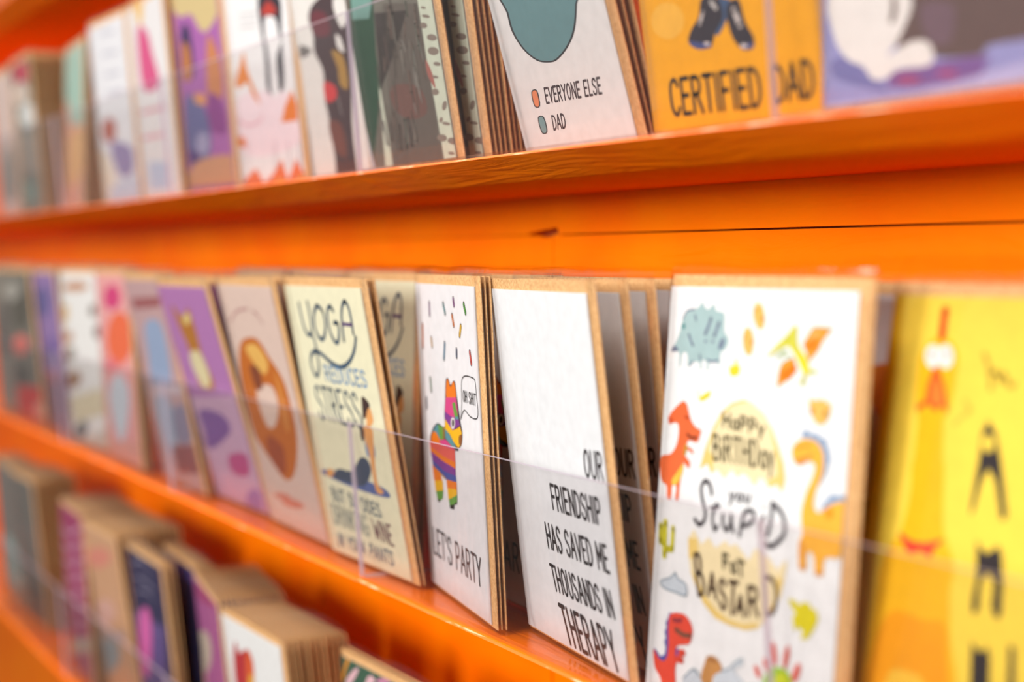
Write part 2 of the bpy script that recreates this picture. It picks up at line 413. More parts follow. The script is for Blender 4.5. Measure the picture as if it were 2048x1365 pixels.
ART = {
'yoga': ((246,240,205), [
  ('S',(58,84,108),2.4,[(17.5,142.5),(17.7,135.9),(18.9,129.1),(22.8,125),(27.8,125.9),(30.3,129.4),(31.2,136.2),(30.7,143.4)]),
  ('S',(58,84,108),2.6,[(28.1,125.9),(31.2,121.9),(31.2,115.1),(31,108.2),(26.5,102.6),(22.3,103),(19.4,108.4),(21.8,113.3),(28.5,116.2),(37,115.3),(47.4,111.7),(58.3,109.4),(66.9,110),(76.8,113.7),(85.3,119.9),(89.9,126.5)]),
  ('S',(58,84,108),2.6,[(43.9,141.9),(50,139.3),(51.5,133.3),(48.6,127.2),(43.4,123.3),(37.9,124.8),(35.2,130.2),(37.5,137.1),(43.9,141.9)]),
  ('S',(58,84,108),2.6,[(65.5,139.6),(62.4,141.9),(57.8,139.5),(55.9,133.4),(56.5,127.4),(60.3,122.9),(64.4,122.7),(68.1,127.1),(69.1,132.8),(64.1,133)]),
  ('S',(58,84,108),2.6,[(73.3,124),(74.8,132.6),(77.3,139.9),(82.9,144.9),(87.3,142),(88.1,134.9),(87.5,128.4)]),
  ('s',(95,70,120),2,[(74.9,132.9),(87.9,132.8)]),
  ('t', (125, 165, 205), 1.5, 'REDUCES', (37.9, 100.5), (94.1, 100.7), (37.0, 108.7)),
  ('t', (58, 84, 108), 1.9, 'STRESS', (18.5, 77.9), (78.2, 77.6), (17.3, 96.2)),
  ('P',(70,48,45),[(83.6,94.9),(88.8,94.2),(92.5,91.3),(88.8,87.8),(85.7,84.4),(81,83),(78.2,78.3),(80.9,87.3)]),
  ('P',(240,170,100),[(88.7,88.8),(92.2,89.5),(93.4,86.2),(92.9,82.3),(85.8,78.6),(83.8,77.8),(84.4,83.6)]),
  ('P',(96,112,165),[(7,44.9),(13.4,48.2),(51.9,48.9),(91.1,47.4),(94.8,42.6),(50.7,42.2)]),
  ('P',(75,85,105),[(68.2,61.2),(75.8,60.9),(78.8,55.9),(71,48),(60.6,44.4),(49.8,44.3),(27.7,44.1),(22.4,45),(27.2,49.2),(34.6,51.1),(45.7,51.1),(53.6,52.6),(61.3,57.7)]),
  ('P',(110,150,190),[(77.9,70.6),(87,72.4),(88.7,65.9),(85.3,62.1),(79.9,62.3),(76.4,64.1)]),
  ('P',(240,170,100),[(79.7,79.2),(89.7,78.6),(88.9,72.3),(86.2,62.9),(84.7,55.8),(84.7,48.1),(90.4,45.1),(84.2,43.3),(80.1,45.5),(79.6,53.9),(80,64.5),(77.9,71.3)]),
  ('P',(70,48,45),[(73.7,77.5),(78.6,77.6),(76.3,70.8),(72.6,71.9)]),
  ('P',(240,170,100),[(24.1,47.4),(22.3,45.9),(18.9,44.6),(15.1,44.2),(12.5,44.8),(12.1,46.2),(13.9,47.8),(17.4,49),(21.1,49.4),(23.7,48.8)]),
  ('t', (60, 95, 120), 1.3, 'BUT SO DOES', (15.7, 31.3), (82.2, 30.3), (14.5, 38.2)),
  ('t', (120, 135, 135), 1.3, 'DRINKING', (10.9, 16.9), (60.2, 16.8), (10.7, 28.1)),
  ('t', (105, 45, 70), 1.4, 'WINE', (67.6, 17.1), (91.7, 16.6), (67.1, 27.7)),
  ('t', (70, 100, 130), 1.3, 'IN YOGA PANTS', (11.2, 4.2), (86.7, 5.1), (12.6, 11.5)),
]),
'pin': ((244,241,243), [
  ('s',(70,60,60),3,[(26.2,142.4),(25.6,136.9)]),
  ('s',(150,120,150),2.2,[(26.1,142.1),(25.7,137.2)]),
  ('s',(70,60,60),3,[(52.5,142.8),(55.2,138.6)]),
  ('s',(120,165,170),2.2,[(52.4,142.5),(55.2,138.9)]),
  ('s',(70,60,60),3,[(71,145.6),(71.7,142.9)]),
  ('s',(150,80,150),2.2,[(70.9,145.3),(71.7,143.2)]),
  ('s',(70,60,60),3,[(88.6,143.6),(90.9,139.8)]),
  ('s',(90,165,70),2.2,[(88.5,143.3),(90.9,140)]),
  ('s',(70,60,60),3,[(67.5,137.8),(69.5,133.4)]),
  ('s',(230,130,60),2.2,[(67.4,137.5),(69.6,133.6)]),
  ('s',(70,60,60),3,[(81.8,133.3),(79,129)]),
  ('s',(240,190,40),2.2,[(81.7,133.1),(79.1,129.2)]),
  ('s',(70,60,60),3,[(10.8,131.2),(9.2,120.3)]),
  ('s',(225,130,80),2.2,[(10.8,130.9),(9.3,120.6)]),
  ('s',(70,60,60),3,[(26.5,125.2),(27.4,121.7)]),
  ('s',(230,190,140),2.2,[(26.4,124.9),(27.5,121.9)]),
  ('s',(70,60,60),3,[(51.7,123.9),(49,116.7)]),
  ('s',(110,150,175),2.2,[(51.7,123.6),(49.1,116.9)]),
  ('s',(70,60,60),3,[(72.3,121.9),(72,119.1)]),
  ('s',(90,110,140),2.2,[(72.3,121.6),(72,119.4)]),
  ('s',(70,60,60),3,[(94.7,122.1),(96.2,117.2)]),
  ('s',(220,90,80),2.2,[(94.7,121.8),(96.3,117.4)]),
  ('s',(70,60,60),3,[(20.6,104.9),(21.3,99.2)]),
  ('s',(150,170,150),2.2,[(20.5,104.7),(21.3,99.5)]),
  ('s',(70,60,60),3,[(10.8,94),(10.5,89.8)]),
  ('s',(140,140,150),2.2,[(10.8,93.7),(10.6,90)]),
  ('P',(60,45,60),[(16.8,72.6),(17.9,78.5),(29.5,83.7),(42.8,83),(44.3,89.4),(47.1,97.1),(49.9,106),(54.7,107.5),(58.3,104.6),(63.2,106.8),(66.8,106.4),(69,99.4),(72.8,88.5),(75.1,83.3),(72.7,77.7),(66.5,75),(62.6,73.7)]),
  ('P',(245,130,35),[(49.1,98.4),(51.4,105.7),(54.6,106.8),(58.2,103.6),(62.4,106.2),(65.5,106),(67.3,99.5),(57.8,98.1)]),
  ('p',(226,75,140),[(48.2,97.8),(67.3,99.3),(68.4,94.2),(68.9,90.3),(55.9,88.7),(45.2,90.1)]),
  ('p',(105,165,70),[(59.8,96.1),(64.9,97),(69.1,90.3),(62.9,89.7),(60.8,93.7)]),
  ('p',(135,65,150),[(45.4,91),(56.1,89.5),(69.5,89.7),(71.5,86.6),(57.7,82.9),(44.9,86.3)]),
  ('p',(95,150,160),[(63,89.9),(69.4,90.5),(70.1,89.4),(63.7,88.7)]),
  ('p',(250,190,30),[(45.1,87.1),(57.7,82.9),(66,84.6),(71.6,86.1),(74.1,83.2),(71.8,77.6),(66.6,75.4),(59.7,77.1),(51.8,80.7),(43.6,82.2)]),
  ('P',(245,240,235),[(62.9,86.8),(61.8,85.1),(59.7,83.9),(57.4,83.7),(55.8,84.6),(55.4,86.2),(56.5,88),(58.5,89.1),(60.8,89.3),(62.5,88.4)]),
  ('P',(40,36,38),[(61.6,86.7),(61,85.6),(59.7,84.8),(58.3,84.7),(57.4,85.3),(57.2,86.4),(57.8,87.5),(59.1,88.3),(60.4,88.4),(61.4,87.8)]),
  ('P',(150,90,40),[(69,81.2),(73.9,82.3),(72.5,77.6),(68.2,77.6)]),
  ('p',(95,150,160),[(19.6,78.6),(28.9,83.1),(33.3,83.2),(33.2,76),(25.8,78.2)]),
  ('p',(105,165,70),[(30.7,83.1),(39.7,82.8),(38.9,76.5),(33.7,75.9)]),
  ('p',(150,120,60),[(39.7,82.8),(43.7,82.7),(43.2,77.5),(38.9,76.4)]),
  ('p',(95,150,160),[(44.2,82.5),(51.8,80.4),(60.8,76.6),(63.9,74.2),(55.6,74.9),(44.2,77.6)]),
  ('P',(245,130,35),[(18.8,77.6),(25.9,78.8),(33.7,76),(43.6,76.9),(53.2,75.3),(60.2,73.8),(50.2,72.6),(18,72.1)]),
  ('p',(226,75,140),[(31.8,75.6),(44.1,77.1),(55.5,74.6),(62.6,73.6),(35.1,72.9)]),
  ('p',(235,100,90),[(12.3,73.2),(60.1,73.8),(60,67.5),(38.7,67.9),(13.3,70.2)]),
  ('p',(245,130,35),[(13.3,70.3),(38.8,68.2),(60.4,67.9),(59.7,64.3),(35.2,65.3),(13.7,67.5)]),
  ('p',(135,65,150),[(13.2,68.1),(35.3,65.8),(59.7,64.7),(59.5,60.8),(40.1,60.4),(16.1,63.9)]),
  ('p',(75,90,165),[(15.1,63.9),(40.2,60.9),(59.9,61.3),(60.1,57.9),(39.5,57.2),(17.8,60.4)]),
  ('p',(200,150,60),[(17.8,60.4),(39.5,57.2),(41.4,57.9),(18.6,61)]),
  ('p',(245,130,35),[(15.6,61.6),(30.9,58.8),(33.2,55.4),(17.7,53.6)]),
  ('p',(250,190,30),[(18.1,53.8),(34.5,55.9),(34.6,50.5),(19.8,48.4)]),
  ('p',(105,165,70),[(20.1,48.7),(34.7,50.9),(32.9,46.6),(23.4,44)]),
  ('p',(40,36,38),[(22.2,45.3),(27.6,45.4),(26.5,44.1),(22.8,43.9)]),
  ('p',(245,130,35),[(41.9,57.4),(60.4,58.4),(60.3,54.7),(42.5,53.1)]),
  ('p',(250,190,30),[(42.5,53.2),(60.3,54.9),(60,51.9),(53.8,49.1),(44,47.5)]),
  ('p',(105,165,70),[(44.4,47.9),(60.4,52.4),(59.5,48.3),(53.3,46.5),(45.2,44.8)]),
  ('p',(40,36,38),[(45.3,45.2),(54.2,47),(53.7,44.4),(46.1,43.7)]),
  ('p',(40,36,38),[(54.9,47.8),(59.6,48.6),(58.8,47.6),(55.3,47)]),
  ('S',(40,36,38),0.55,[(73.8,89.8),(77,97.8),(78.5,107.6),(84.3,110.6),(95.9,110.8),(101.2,109.5),(102.2,103.1),(103.4,95.5),(100,92.4),(89.9,92.5),(80.6,94.6),(73.8,89.8)]),
  ('t', (40, 36, 38), 0.62, 'OH SHIT', (79.5, 98.6), (100.6, 98.4), (79.9, 103.7)),
  ('t', (70, 62, 66), 1.4, "LET'S PARTY", (9.6, 16.0), (95.2, 14.9), (9.1, 29.0)),
]),
'ther1': ((245,246,248), [
  ('t', (58, 52, 54), 1.6, 'OUR', (86.0, 78.8), (104.1, 79.4), (86.5, 89.2)),
  ('t', (58, 52, 54), 1.6, 'FRIENDSHIP', (46.6, 59.8), (97.8, 60.7), (45.9, 70.0)),
  ('t', (58, 52, 54), 1.6, 'HAS SAVED ME', (35.9, 41.4), (100.2, 42.0), (34.8, 51.8)),
  ('t', (58, 52, 54), 1.6, 'THOUSANDS IN', (37.8, 23.3), (100.6, 23.7), (35.2, 33.7)),
  ('t', (58, 52, 54), 2.1, 'THERAPY', (46.3, 2.0), (100.1, 1.9), (40.5, 17.2)),
]),
'dino': ((246,246,246), [
  ('P',(170,197,198),[(2.5,129.6),(6.6,134.5),(9.2,141.6),(11.7,144.8),(16.7,145.6),(19.4,146.6),(21.4,148.5),(23.3,146.8),(25.6,145.8),(29.4,148),(30.8,145.6),(34.9,145.1),(36.6,144),(37,138.2),(39,136.8),(40.1,134.4),(38.1,131.6),(35.6,130.3),(35.5,125.7),(33.8,126.5),(29,126.6),(28.5,123.6),(27.1,123.7),(26.8,126.5),(23.9,126.9),(23.9,123.8),(22.7,123.7),(21.8,126.2),(16.9,125.6),(14.9,123.9),(13.6,128.9),(10.2,128.7),(9.7,124.1),(8.7,124.2),(8.2,128.9),(6.7,129.3)]),
  ('P',(115,128,150),[(2.3,129.4),(4.6,131.6),(7.7,130),(4.9,129.2)]),
  ('S',(115,128,150),1.6,[(27.9,142.5),(26.4,139.4),(24.7,136.8)]),
  ('S',(115,128,150),1.6,[(33.2,141.1),(31.9,138.3),(30.8,136.3)]),
  ('P',(115,128,150),[(37.2,133.4),(36.3,132.1),(35.1,131.5),(34.2,131.6),(33.8,132.5),(34.2,133.9),(35.1,135.1),(36.3,135.8),(37.2,135.6),(37.6,134.7)]),
  ('S',(115,128,150),1.2,[(13.9,136.1),(15.9,133.4),(17.2,132.2)]),
  ('S',(115,128,150),1,[(17.3,143.4),(18.1,141.6)]),
  ('P',(95,150,150),[(11.3,139.1),(11.1,138.4),(10.5,137.9),(9.8,137.9),(9.1,138.3),(8.7,139),(8.9,139.8),(9.5,140.3),(10.2,140.3),(10.9,139.9)]),
  ('P',(115,128,150),[(26.3,134.1),(26.2,133.8),(25.7,133.6),(25.1,133.5),(24.6,133.7),(24.4,134),(24.5,134.4),(25,134.6),(25.6,134.6),(26.1,134.4)]),
  ('P',(115,128,150),[(31,134.2),(30.8,133.8),(30.3,133.6),(29.7,133.6),(29.2,133.8),(29,134.1),(29.2,134.4),(29.6,134.6),(30.2,134.7),(30.7,134.5)]),
  ('S',(115,128,150),0.9,[(27.2,127.4),(30.6,126.8),(34.3,127.5)]),
  ('S',(115,128,150),0.8,[(22.1,129),(22.9,126.9)]),
  ('S',(115,128,150),0.8,[(17.9,126.3),(15.9,124.6)]),
  ('S',(115,128,150),0.7,[(9.2,141.6),(11.7,144.8),(16.7,145.6)]),
  ('P',(250,188,95),[(60.9,144.7),(61.1,141.9),(60,140),(57.9,139.8),(55.8,141.4),(54.3,144.1),(54.1,147),(55.3,148.9),(57.3,149.1),(59.5,147.5)]),
  ('P',(250,188,95),[(55.4,135.5),(55.2,132.5),(54,130.6),(52,130.5),(50,132.2),(48.9,135),(49,138),(50.3,139.9),(52.3,140),(54.2,138.3)]),
  ('P',(175,125,50),[(60.8,143.5),(60.7,142.9),(60.3,142.5),(59.8,142.5),(59.4,142.8),(59.2,143.5),(59.3,144.1),(59.6,144.5),(60.1,144.5),(60.5,144.1)]),
  ('P',(215,160,70),[(56.5,146.9),(56.4,146.2),(56,145.8),(55.5,145.8),(55,146.2),(54.7,146.9),(54.8,147.5),(55.2,148),(55.8,148),(56.3,147.6)]),
  ('P',(185,135,60),[(55,135.1),(54.9,134.5),(54.6,134.1),(54.2,134),(53.8,134.4),(53.6,135),(53.7,135.6),(54,136),(54.4,136.1),(54.8,135.7)]),
  ('P',(215,165,80),[(50.8,136.7),(50.7,136),(50.3,135.5),(49.8,135.5),(49.4,135.9),(49.1,136.6),(49.2,137.3),(49.6,137.8),(50.1,137.8),(50.5,137.4)]),
  ('P',(252,215,150),[(57.4,148.4),(57.2,147.9),(56.5,147.5),(55.6,147.5),(54.8,147.8),(54.4,148.3),(54.7,148.8),(55.4,149.2),(56.3,149.2),(57.1,148.9)]),
  ('P',(226,216,40),[(45.6,129.1),(46.5,126.6),(48.2,126),(47.4,123.1),(42.8,122.6),(41.8,125.8),(44.2,126.2)]),
  ('p',(226,216,40),[(22.3,116.6),(24.2,113.3),(27.1,114.9),(31.3,116.4),(30.2,113.9),(26.3,112.2),(24,112.1)]),
  ('P',(240,112,62),[(13.5,111.1),(15.9,110),(18.7,105.2),(22.2,102.4),(25.9,101.5),(26.1,100),(24.8,97.1),(22.6,96.6),(18.6,96.8),(17.7,94.8),(21.2,93.9),(22.1,92),(18.2,93.3),(17,91),(20.1,89.2),(20.1,86.6),(17.4,87.6),(16,88.1),(15.5,84.6),(14.6,80.1),(14.2,74),(12,74.4),(12.2,78.8),(9.5,79.1),(9.2,73.8),(6.4,73.9),(5.5,78.3),(1.4,80.4),(0.4,88.7),(6.7,90.5),(10.3,94.1),(11.5,99.2),(10.5,102.3),(7.6,102.5),(4.7,101.7),(3.8,104.3),(7,107.4),(11.8,110.6)]),
  ('P',(215,85,45),[(4.1,104.3),(7.4,103.6),(5.3,101.9)]),
  ('S',(140,60,35),1.4,[(17.5,99),(20.2,98),(23.5,98.4)]),
  ('S',(200,80,40),1.2,[(15.3,105.3),(17.6,105.1)]),
  ('P',(245,200,80),[(16,87.9),(16,84.6),(13.7,80.9),(10.1,79),(9,81),(12.1,84.2)]),
  ('P',(190,150,50),[(16.5,95.3),(18,94.5),(17,91),(15.8,91.5)]),
  ('p',(249,230,182),[(51.5,114.6),(57.1,113.8),(64.4,110.6),(69.8,106.2),(73.8,100.2),(77.3,94.9),(78.9,89.4),(77.4,84.8),(74.3,87.4),(70.2,85.7),(67.5,87.7),(64.4,88.8),(61.4,84.9),(57,88.2),(53.9,89),(51.1,86.9),(47.2,89.4),(42.9,85.6),(38.3,88.4),(34.8,86.5),(31.7,89.8),(27,87.1),(29.5,94.2),(33.9,102.9),(38.6,109.1),(44.5,112.8)]),
  ('p',(242,208,120),[(51.5,114.6),(55.6,114.2),(51.6,113.4),(45.6,112.3),(39.7,108.2),(35.1,102.4),(31.6,94.7),(35.1,92.9),(35.7,87.8),(34.8,86.6),(31.7,89.8),(27.1,87.2),(29.5,94.2),(33.9,102.9),(38.6,109.1),(44.5,112.8)]),
  ('p',(242,208,120),[(68.2,107.2),(73.8,100.2),(77.3,94.9),(78.9,89.4),(77.4,84.9),(74.3,87.4),(70.1,85.8),(68.5,87.3),(74.4,90.6),(73.3,95.9)]),
  ('t', (92, 82, 50), 1.3, 'HaPPy', (39.7, 104.2), (65.3, 103.1), (39.6, 109.0)),
  ('t', (92, 82, 50), 1.3, 'BiRTHDay', (35.3, 91.7), (72.3, 92.2), (34.1, 100.5)),
  ('t', (95, 90, 95), 1.2, 'you', (46.6, 78.3), (59.8, 79.2), (46.9, 82.5)),
  ('S',(72,66,72),1.8,[(35.9,79.2),(34.3,82.3),(31.1,83.3),(28.8,80.4),(30.1,76.4),(32.6,72),(32,68.7),(29,67),(26,68.5)]),
  ('S',(72,66,72),1.6,[(39.4,76),(37.2,71.2),(39,66.6),(40.9,68.2)]),
  ('S',(72,66,72),1.4,[(35.8,74.1),(41,75.4)]),
  ('S',(72,66,72),1.7,[(43.8,72.5),(44,69.7),(46.4,67.5),(48.5,69.7),(48.8,73.2)]),
  ('S',(72,66,72),1.8,[(48.8,73.2),(49.5,70.2),(50.8,67.7)]),
  ('S',(72,66,72),1.7,[(56.5,75.3),(55.3,70.7),(54.6,66.7)]),
  ('S',(72,66,72),1.7,[(55.8,73.9),(58.5,76.3),(62.1,76.1),(62.3,73.7),(59.7,71.5),(55.3,70.3)]),
  ('S',(72,66,72),1.5,[(68.2,75.6),(66.1,71.9),(66.2,69.9)]),
  ('P',(72,66,72),[(68.5,78.7),(68.4,78.3),(68,78.1),(67.6,78),(67.1,78.2),(66.9,78.5),(67.1,78.9),(67.4,79.1),(67.9,79.2),(68.3,79)]),
  ('S',(72,66,72),1.9,[(72.5,80.4),(72.3,74.5),(70.9,69.4)]),
  ('S',(72,66,72),2,[(72.3,80.6),(76.5,79.1),(79.6,76.2),(80.3,71.6),(77.7,68.6),(73.5,65.9),(71.2,66.5)]),
  ('p',(249,230,182),[(26,64.9),(31.4,60),(35.8,63.4),(40.6,60.2),(46.4,63.9),(49.3,62.1),(52.8,63.7),(57.3,61.3),(61.1,59.1),(64.6,64.1),(68.8,62.4),(72.2,62.3),(77.7,58.5),(82.2,62.9),(82.9,61.4),(82,55.3),(80.4,49.6),(75.5,43),(69.4,37),(62.1,34.8),(53.1,34.5),(43.2,35.3),(35.2,39.1),(29.4,44.5),(25.6,48.9),(23.6,54.8),(22.5,60.8)]),
  ('p',(242,208,120),[(22.8,61),(28.3,61.7),(30,56.9),(25,53.5),(23.7,54.4)]),
  ('p',(242,208,120),[(25.5,50),(29.4,44.5),(35.2,39.1),(43.2,35.3),(53.1,34.5),(62.1,34.8),(68.8,36.8),(68.6,38.6),(60.1,36.5),(51.1,36.5),(42.8,38.7),(36.1,42.1),(30.4,46.8)]),
  ('p',(242,208,120),[(77.9,56.6),(81.4,55.8),(79.8,49.5),(75,42.6),(72.8,41.8),(77.7,48.5)]),
  ('t', (92, 82, 50), 1.5, 'FaT', (46.0, 54.1), (59.4, 52.9), (45.1, 59.0)),
  ('t', (98, 74, 50), 1.9, 'B', (31.3, 41.6), (36.1, 42.5), (27.1, 55.7)),
  ('t', (98, 74, 50), 1.9, 'A', (37.8, 42.8), (43.3, 42.6), (36.8, 50.8)),
  ('t', (98, 74, 50), 1.9, 'S', (45.7, 39.7), (50.2, 39.8), (43.8, 49.6)),
  ('t', (98, 74, 50), 1.9, 'T', (50.8, 38.7), (55.7, 39.3), (50.7, 49.7)),
  ('t', (98, 74, 50), 1.9, 'A', (55.6, 39.7), (60.5, 39.6), (55.4, 46.0)),
  ('t', (98, 74, 50), 1.9, 'R', (62.6, 40.4), (69.0, 41.2), (61.5, 49.9)),
  ('t', (98, 74, 50), 1.9, 'D', (71.8, 42.3), (79.4, 43.8), (70.3, 54.9)),
  ('s',(214,206,50),3.2,[(6.5,64.5),(7.3,52.3)]),
  ('s',(214,206,50),2.6,[(3.4,62.9),(3.9,57.2),(6.8,56.3)]),
  ('s',(214,206,50),2.6,[(12,63.1),(12.3,55.3),(8.4,54.8)]),
  ('P',(205,214,222),[(15.5,47),(18.1,45),(22.2,44.3),(24,42.4),(23.4,39.7),(17.4,39.8),(9.8,39.9),(6.1,41.1),(6.9,42.7),(12,44.4)]),
  ('S',(150,165,175),0.7,[(15.5,47),(18.1,45),(22.2,44.3),(24,42.4),(23.4,39.7),(17.4,39.8),(9.8,39.9),(6.1,41.1),(6.9,42.7),(12,44.4),(15.5,47)]),
  ('P',(185,200,150),[(68.9,129.8),(73.3,133.4),(77.6,131),(74.4,131.6)]),
  ('p',(255,160,45),[(84,135.5),(88.2,140.6),(90.8,141.4),(98.4,141.3),(94,137.1),(92.1,133.9),(87.6,130.1)]),
  ('p',(255,130,10),[(84.7,135.3),(88.5,137.9),(91.6,138.6),(91.6,134.7),(87.2,133.4)]),
  ('p',(255,175,90),[(85.9,136.7),(88.7,140.2),(93.2,140.1),(92.4,138.9),(89,138)]),
  ('p',(255,160,45),[(79.2,130.6),(81.6,126.9),(78.1,123.9),(70.9,120.4),(71.7,125.5),(73.4,128.4)]),
  ('p',(255,125,0),[(79.8,129.4),(81.3,126.9),(78.1,124.2),(72.6,122.4),(72.7,125.8)]),
  ('S',(140,150,50),0.8,[(71.2,120.6),(71.8,125.5),(73.4,128.6),(78.8,130.7)]),
  ('S',(140,150,50),0.8,[(84,135.5),(88.2,140.6),(90.8,141.4),(98.4,141.3)]),
  ('P',(216,210,70),[(79.5,142.1),(80.3,137.6),(81.6,134.8),(86.6,130.9),(87.9,127.9),(89.1,126.8),(86.7,125.1),(84.8,126.3),(82.2,129.2),(79,132.4),(76,134.6),(72.3,133.8),(64.4,130.3),(68.9,134.5),(74.2,138.2)]),
  ('P',(234,220,30),[(81.7,133.1),(86.7,129.5),(87.9,126.7),(86.3,125.5),(84.3,127.1)]),
  ('P',(195,205,90),[(92.2,127),(91.9,126.5),(91.2,126.1),(90.2,126.1),(89.4,126.3),(89.1,126.8),(89.3,127.3),(90.1,127.7),(91,127.7),(91.8,127.5)]),
  ('P',(195,205,90),[(86.5,123),(86.3,122.5),(85.5,122.1),(84.5,122),(83.7,122.3),(83.3,122.8),(83.6,123.3),(84.4,123.7),(85.3,123.8),(86.2,123.5)]),
  ('s',(216,210,70),1.5,[(85.8,125.5),(85.1,123.2)]),
  ('P',(120,130,60),[(75.9,137.1),(75.8,136.9),(75.5,136.7),(75.1,136.7),(74.7,136.9),(74.6,137.1),(74.7,137.3),(75,137.5),(75.4,137.5),(75.8,137.4)]),
  ('p',(243,190,95),[(88.8,118.4),(90.4,117.1),(92.4,117.9),(94.6,117.6),(96.6,118.5),(98,117.4),(101,117),(100.4,112.7),(97.5,109.8),(93.3,109.9),(89.9,114)]),
  ('P',(165,120,50),[(92,113.9),(91.9,113.2),(91.4,112.7),(90.8,112.6),(90.2,113),(90,113.7),(90.1,114.4),(90.6,114.9),(91.2,114.9),(91.7,114.5)]),
  ('P',(165,120,50),[(99.4,113.7),(99.3,113),(98.8,112.5),(98.2,112.5),(97.7,112.9),(97.4,113.5),(97.5,114.2),(98,114.7),(98.6,114.7),(99.1,114.3)]),
  ('p',(150,170,198),[(86.1,104.4),(86.6,106.3),(88.7,107.8),(91,106.4),(94.9,106.8),(96.1,105.5),(99.7,105.5),(99.9,103.3),(101.8,101.8),(101.5,100),(103,98.8),(101.3,97.3),(101,94.6),(99.6,92.7),(97.8,89.7),(97.4,90.7),(98.7,95.3),(97.6,101.8),(93,104.4),(88.6,104.7)]),
  ('p',(150,170,198),[(98.4,81.3),(100.8,85.3),(102.8,86.3),(103.3,88.3),(105.4,87.7),(107.5,88),(110.8,88.4),(111.5,85.5),(105.7,85.1),(101.8,82.8)]),
  ('P',(253,184,60),[(81.7,99.7),(83.7,102.6),(88,104.2),(93.8,104.1),(97.6,101.8),(99,98.4),(98.8,93.5),(96.2,88.7),(95.2,84.2),(96.2,81.6),(98.8,81.1),(102.4,83.4),(105.7,84.9),(112.1,85.8),(113.2,75.3),(110.9,68.4),(103.1,66.7),(102.3,61),(98.4,61),(97.2,65.8),(95.2,67.7),(93.5,66.5),(93.4,61.5),(89.9,61.5),(88.8,69.4),(90.3,72.7),(88.9,79.3),(90.7,86.3),(93.7,92),(94.6,96.1),(90.9,97.1),(86,95.2),(82.9,96.6)]),
  ('P',(245,150,20),[(105.6,81.8),(105.3,80.6),(104.4,79.8),(103.2,79.6),(102.2,80.2),(101.7,81.3),(102,82.5),(102.8,83.3),(104,83.5),(105.1,82.9)]),
  ('P',(225,150,60),[(83.3,96.7),(89.3,98.7),(93.5,100.5),(90.9,97.3),(86,95.4)]),
  ('s',(190,120,40),0.8,[(84.6,101.3),(86.5,101.3)]),
  ('s',(190,120,40),0.8,[(88.6,101.8),(90.7,102.2)]),
  ('P',(222,140,50),[(93.4,62.2),(93,61.7),(92.2,61.3),(91,61.1),(90,61.2),(89.6,61.6),(89.9,62.1),(90.8,62.6),(92,62.8),(92.9,62.6)]),
  ('P',(222,140,50),[(102.2,61.5),(101.8,61),(100.9,60.6),(99.7,60.4),(98.7,60.5),(98.3,60.8),(98.6,61.3),(99.5,61.7),(100.7,61.9),(101.7,61.8)]),
  ('p',(235,160,60),[(88.9,70.3),(92.4,70.4),(92.9,65.5),(89.7,62.7)]),
  ('p',(230,216,25),[(85.1,50.3),(89.1,50.4),(90.8,48.9),(93.3,50.7),(96.4,50.8),(97.6,49.4),(100.2,49.3),(101.7,46.4),(99.8,42.8),(96.6,38.9),(93.1,38.2),(94.3,41),(91.6,41.9),(89.4,40.4),(88.1,44.3),(89.5,46.2),(86.6,48.3)]),
  ('p',(92,80,160),[(13.7,31.9),(15.1,31.4),(13.5,25.2),(14.4,19.9),(14,15.1),(11.6,12.7),(8.1,13.1),(4.1,16.3),(5.7,16.1),(9,14.2),(12,15.4),(12.6,18.1),(11.2,20.4),(12.2,21.7),(11,24),(12.2,25.7),(11.3,27.4),(12.7,29.1)]),
  ('P',(234,76,52),[(18.6,32.6),(23.9,32.8),(28,30.7),(29.7,27.5),(28.3,23.2),(25.2,21.9),(20.7,20.7),(19.6,19.2),(20.4,15),(19.9,12),(20.8,6.4),(21,4.3),(11.5,2.1),(11.3,4.2),(9.6,6.8),(5.8,9.6),(4.2,15.9),(8.1,13.4),(11.6,12.9),(13.9,15.1),(14.3,19.9),(13.5,25.2),(13.6,29.6),(15.1,31.6)]),
  ('s',(234,76,52),2.6,[(19.4,17.9),(24.6,18.8)]),
  ('s',(234,76,52),2.6,[(19.7,15.6),(23.8,15.9)]),
  ('S',(130,80,60),2,[(18.7,26.3),(23.5,25.3),(28.3,25.9)]),
  ('S',(150,50,60),1.6,[(16.6,29.5),(19.6,29.7),(21.9,30.4)]),
  ('p',(92,80,160),[(19.5,19.6),(21.2,19.6),(21.2,17),(19.7,16.7)]),
  ('P',(200,142,78),[(40,20.9),(44.2,21.9),(48.1,20.5),(49.5,18.3),(48.4,12.2),(38.2,9.8),(37.1,13.8),(38.5,17.6)]),
  ('s',(160,105,60),1.2,[(41.3,20.4),(45.6,20.3)]),
  ('P',(205,214,222),[(25.7,9.7),(31.9,14.5),(35.9,12.8),(38.4,10.5),(38.2,9.1),(27,6.4)]),
  ('P',(205,214,222),[(44.8,14.5),(49.6,17.7),(54.2,19.7),(57.4,22.5),(61.3,24.8),(61.8,22.7),(57.1,20.1),(60.3,18.1),(63.4,16.4),(63.6,15.1),(46.7,11.1)]),
  ('S',(150,165,175),0.8,[(49.6,17.7),(54.2,19.7),(57.4,22.5),(61.3,24.8)]),
  ('S',(150,165,175),0.8,[(25.7,9.7),(31.9,14.5),(35.9,12.8)]),
  ('P',(230,96,78),[(80.7,30.8),(81.1,28.4),(80.8,26.8),(79.9,26.6),(78.8,27.8),(77.8,30),(77.4,32.3),(77.7,33.9),(78.6,34.2),(79.8,33)]),
  ('P',(230,96,78),[(87.6,30.9),(87,28.4),(86,26.8),(85.2,26.7),(84.7,28.1),(84.7,30.5),(85.4,33),(86.3,34.6),(87.2,34.7),(87.7,33.3)]),
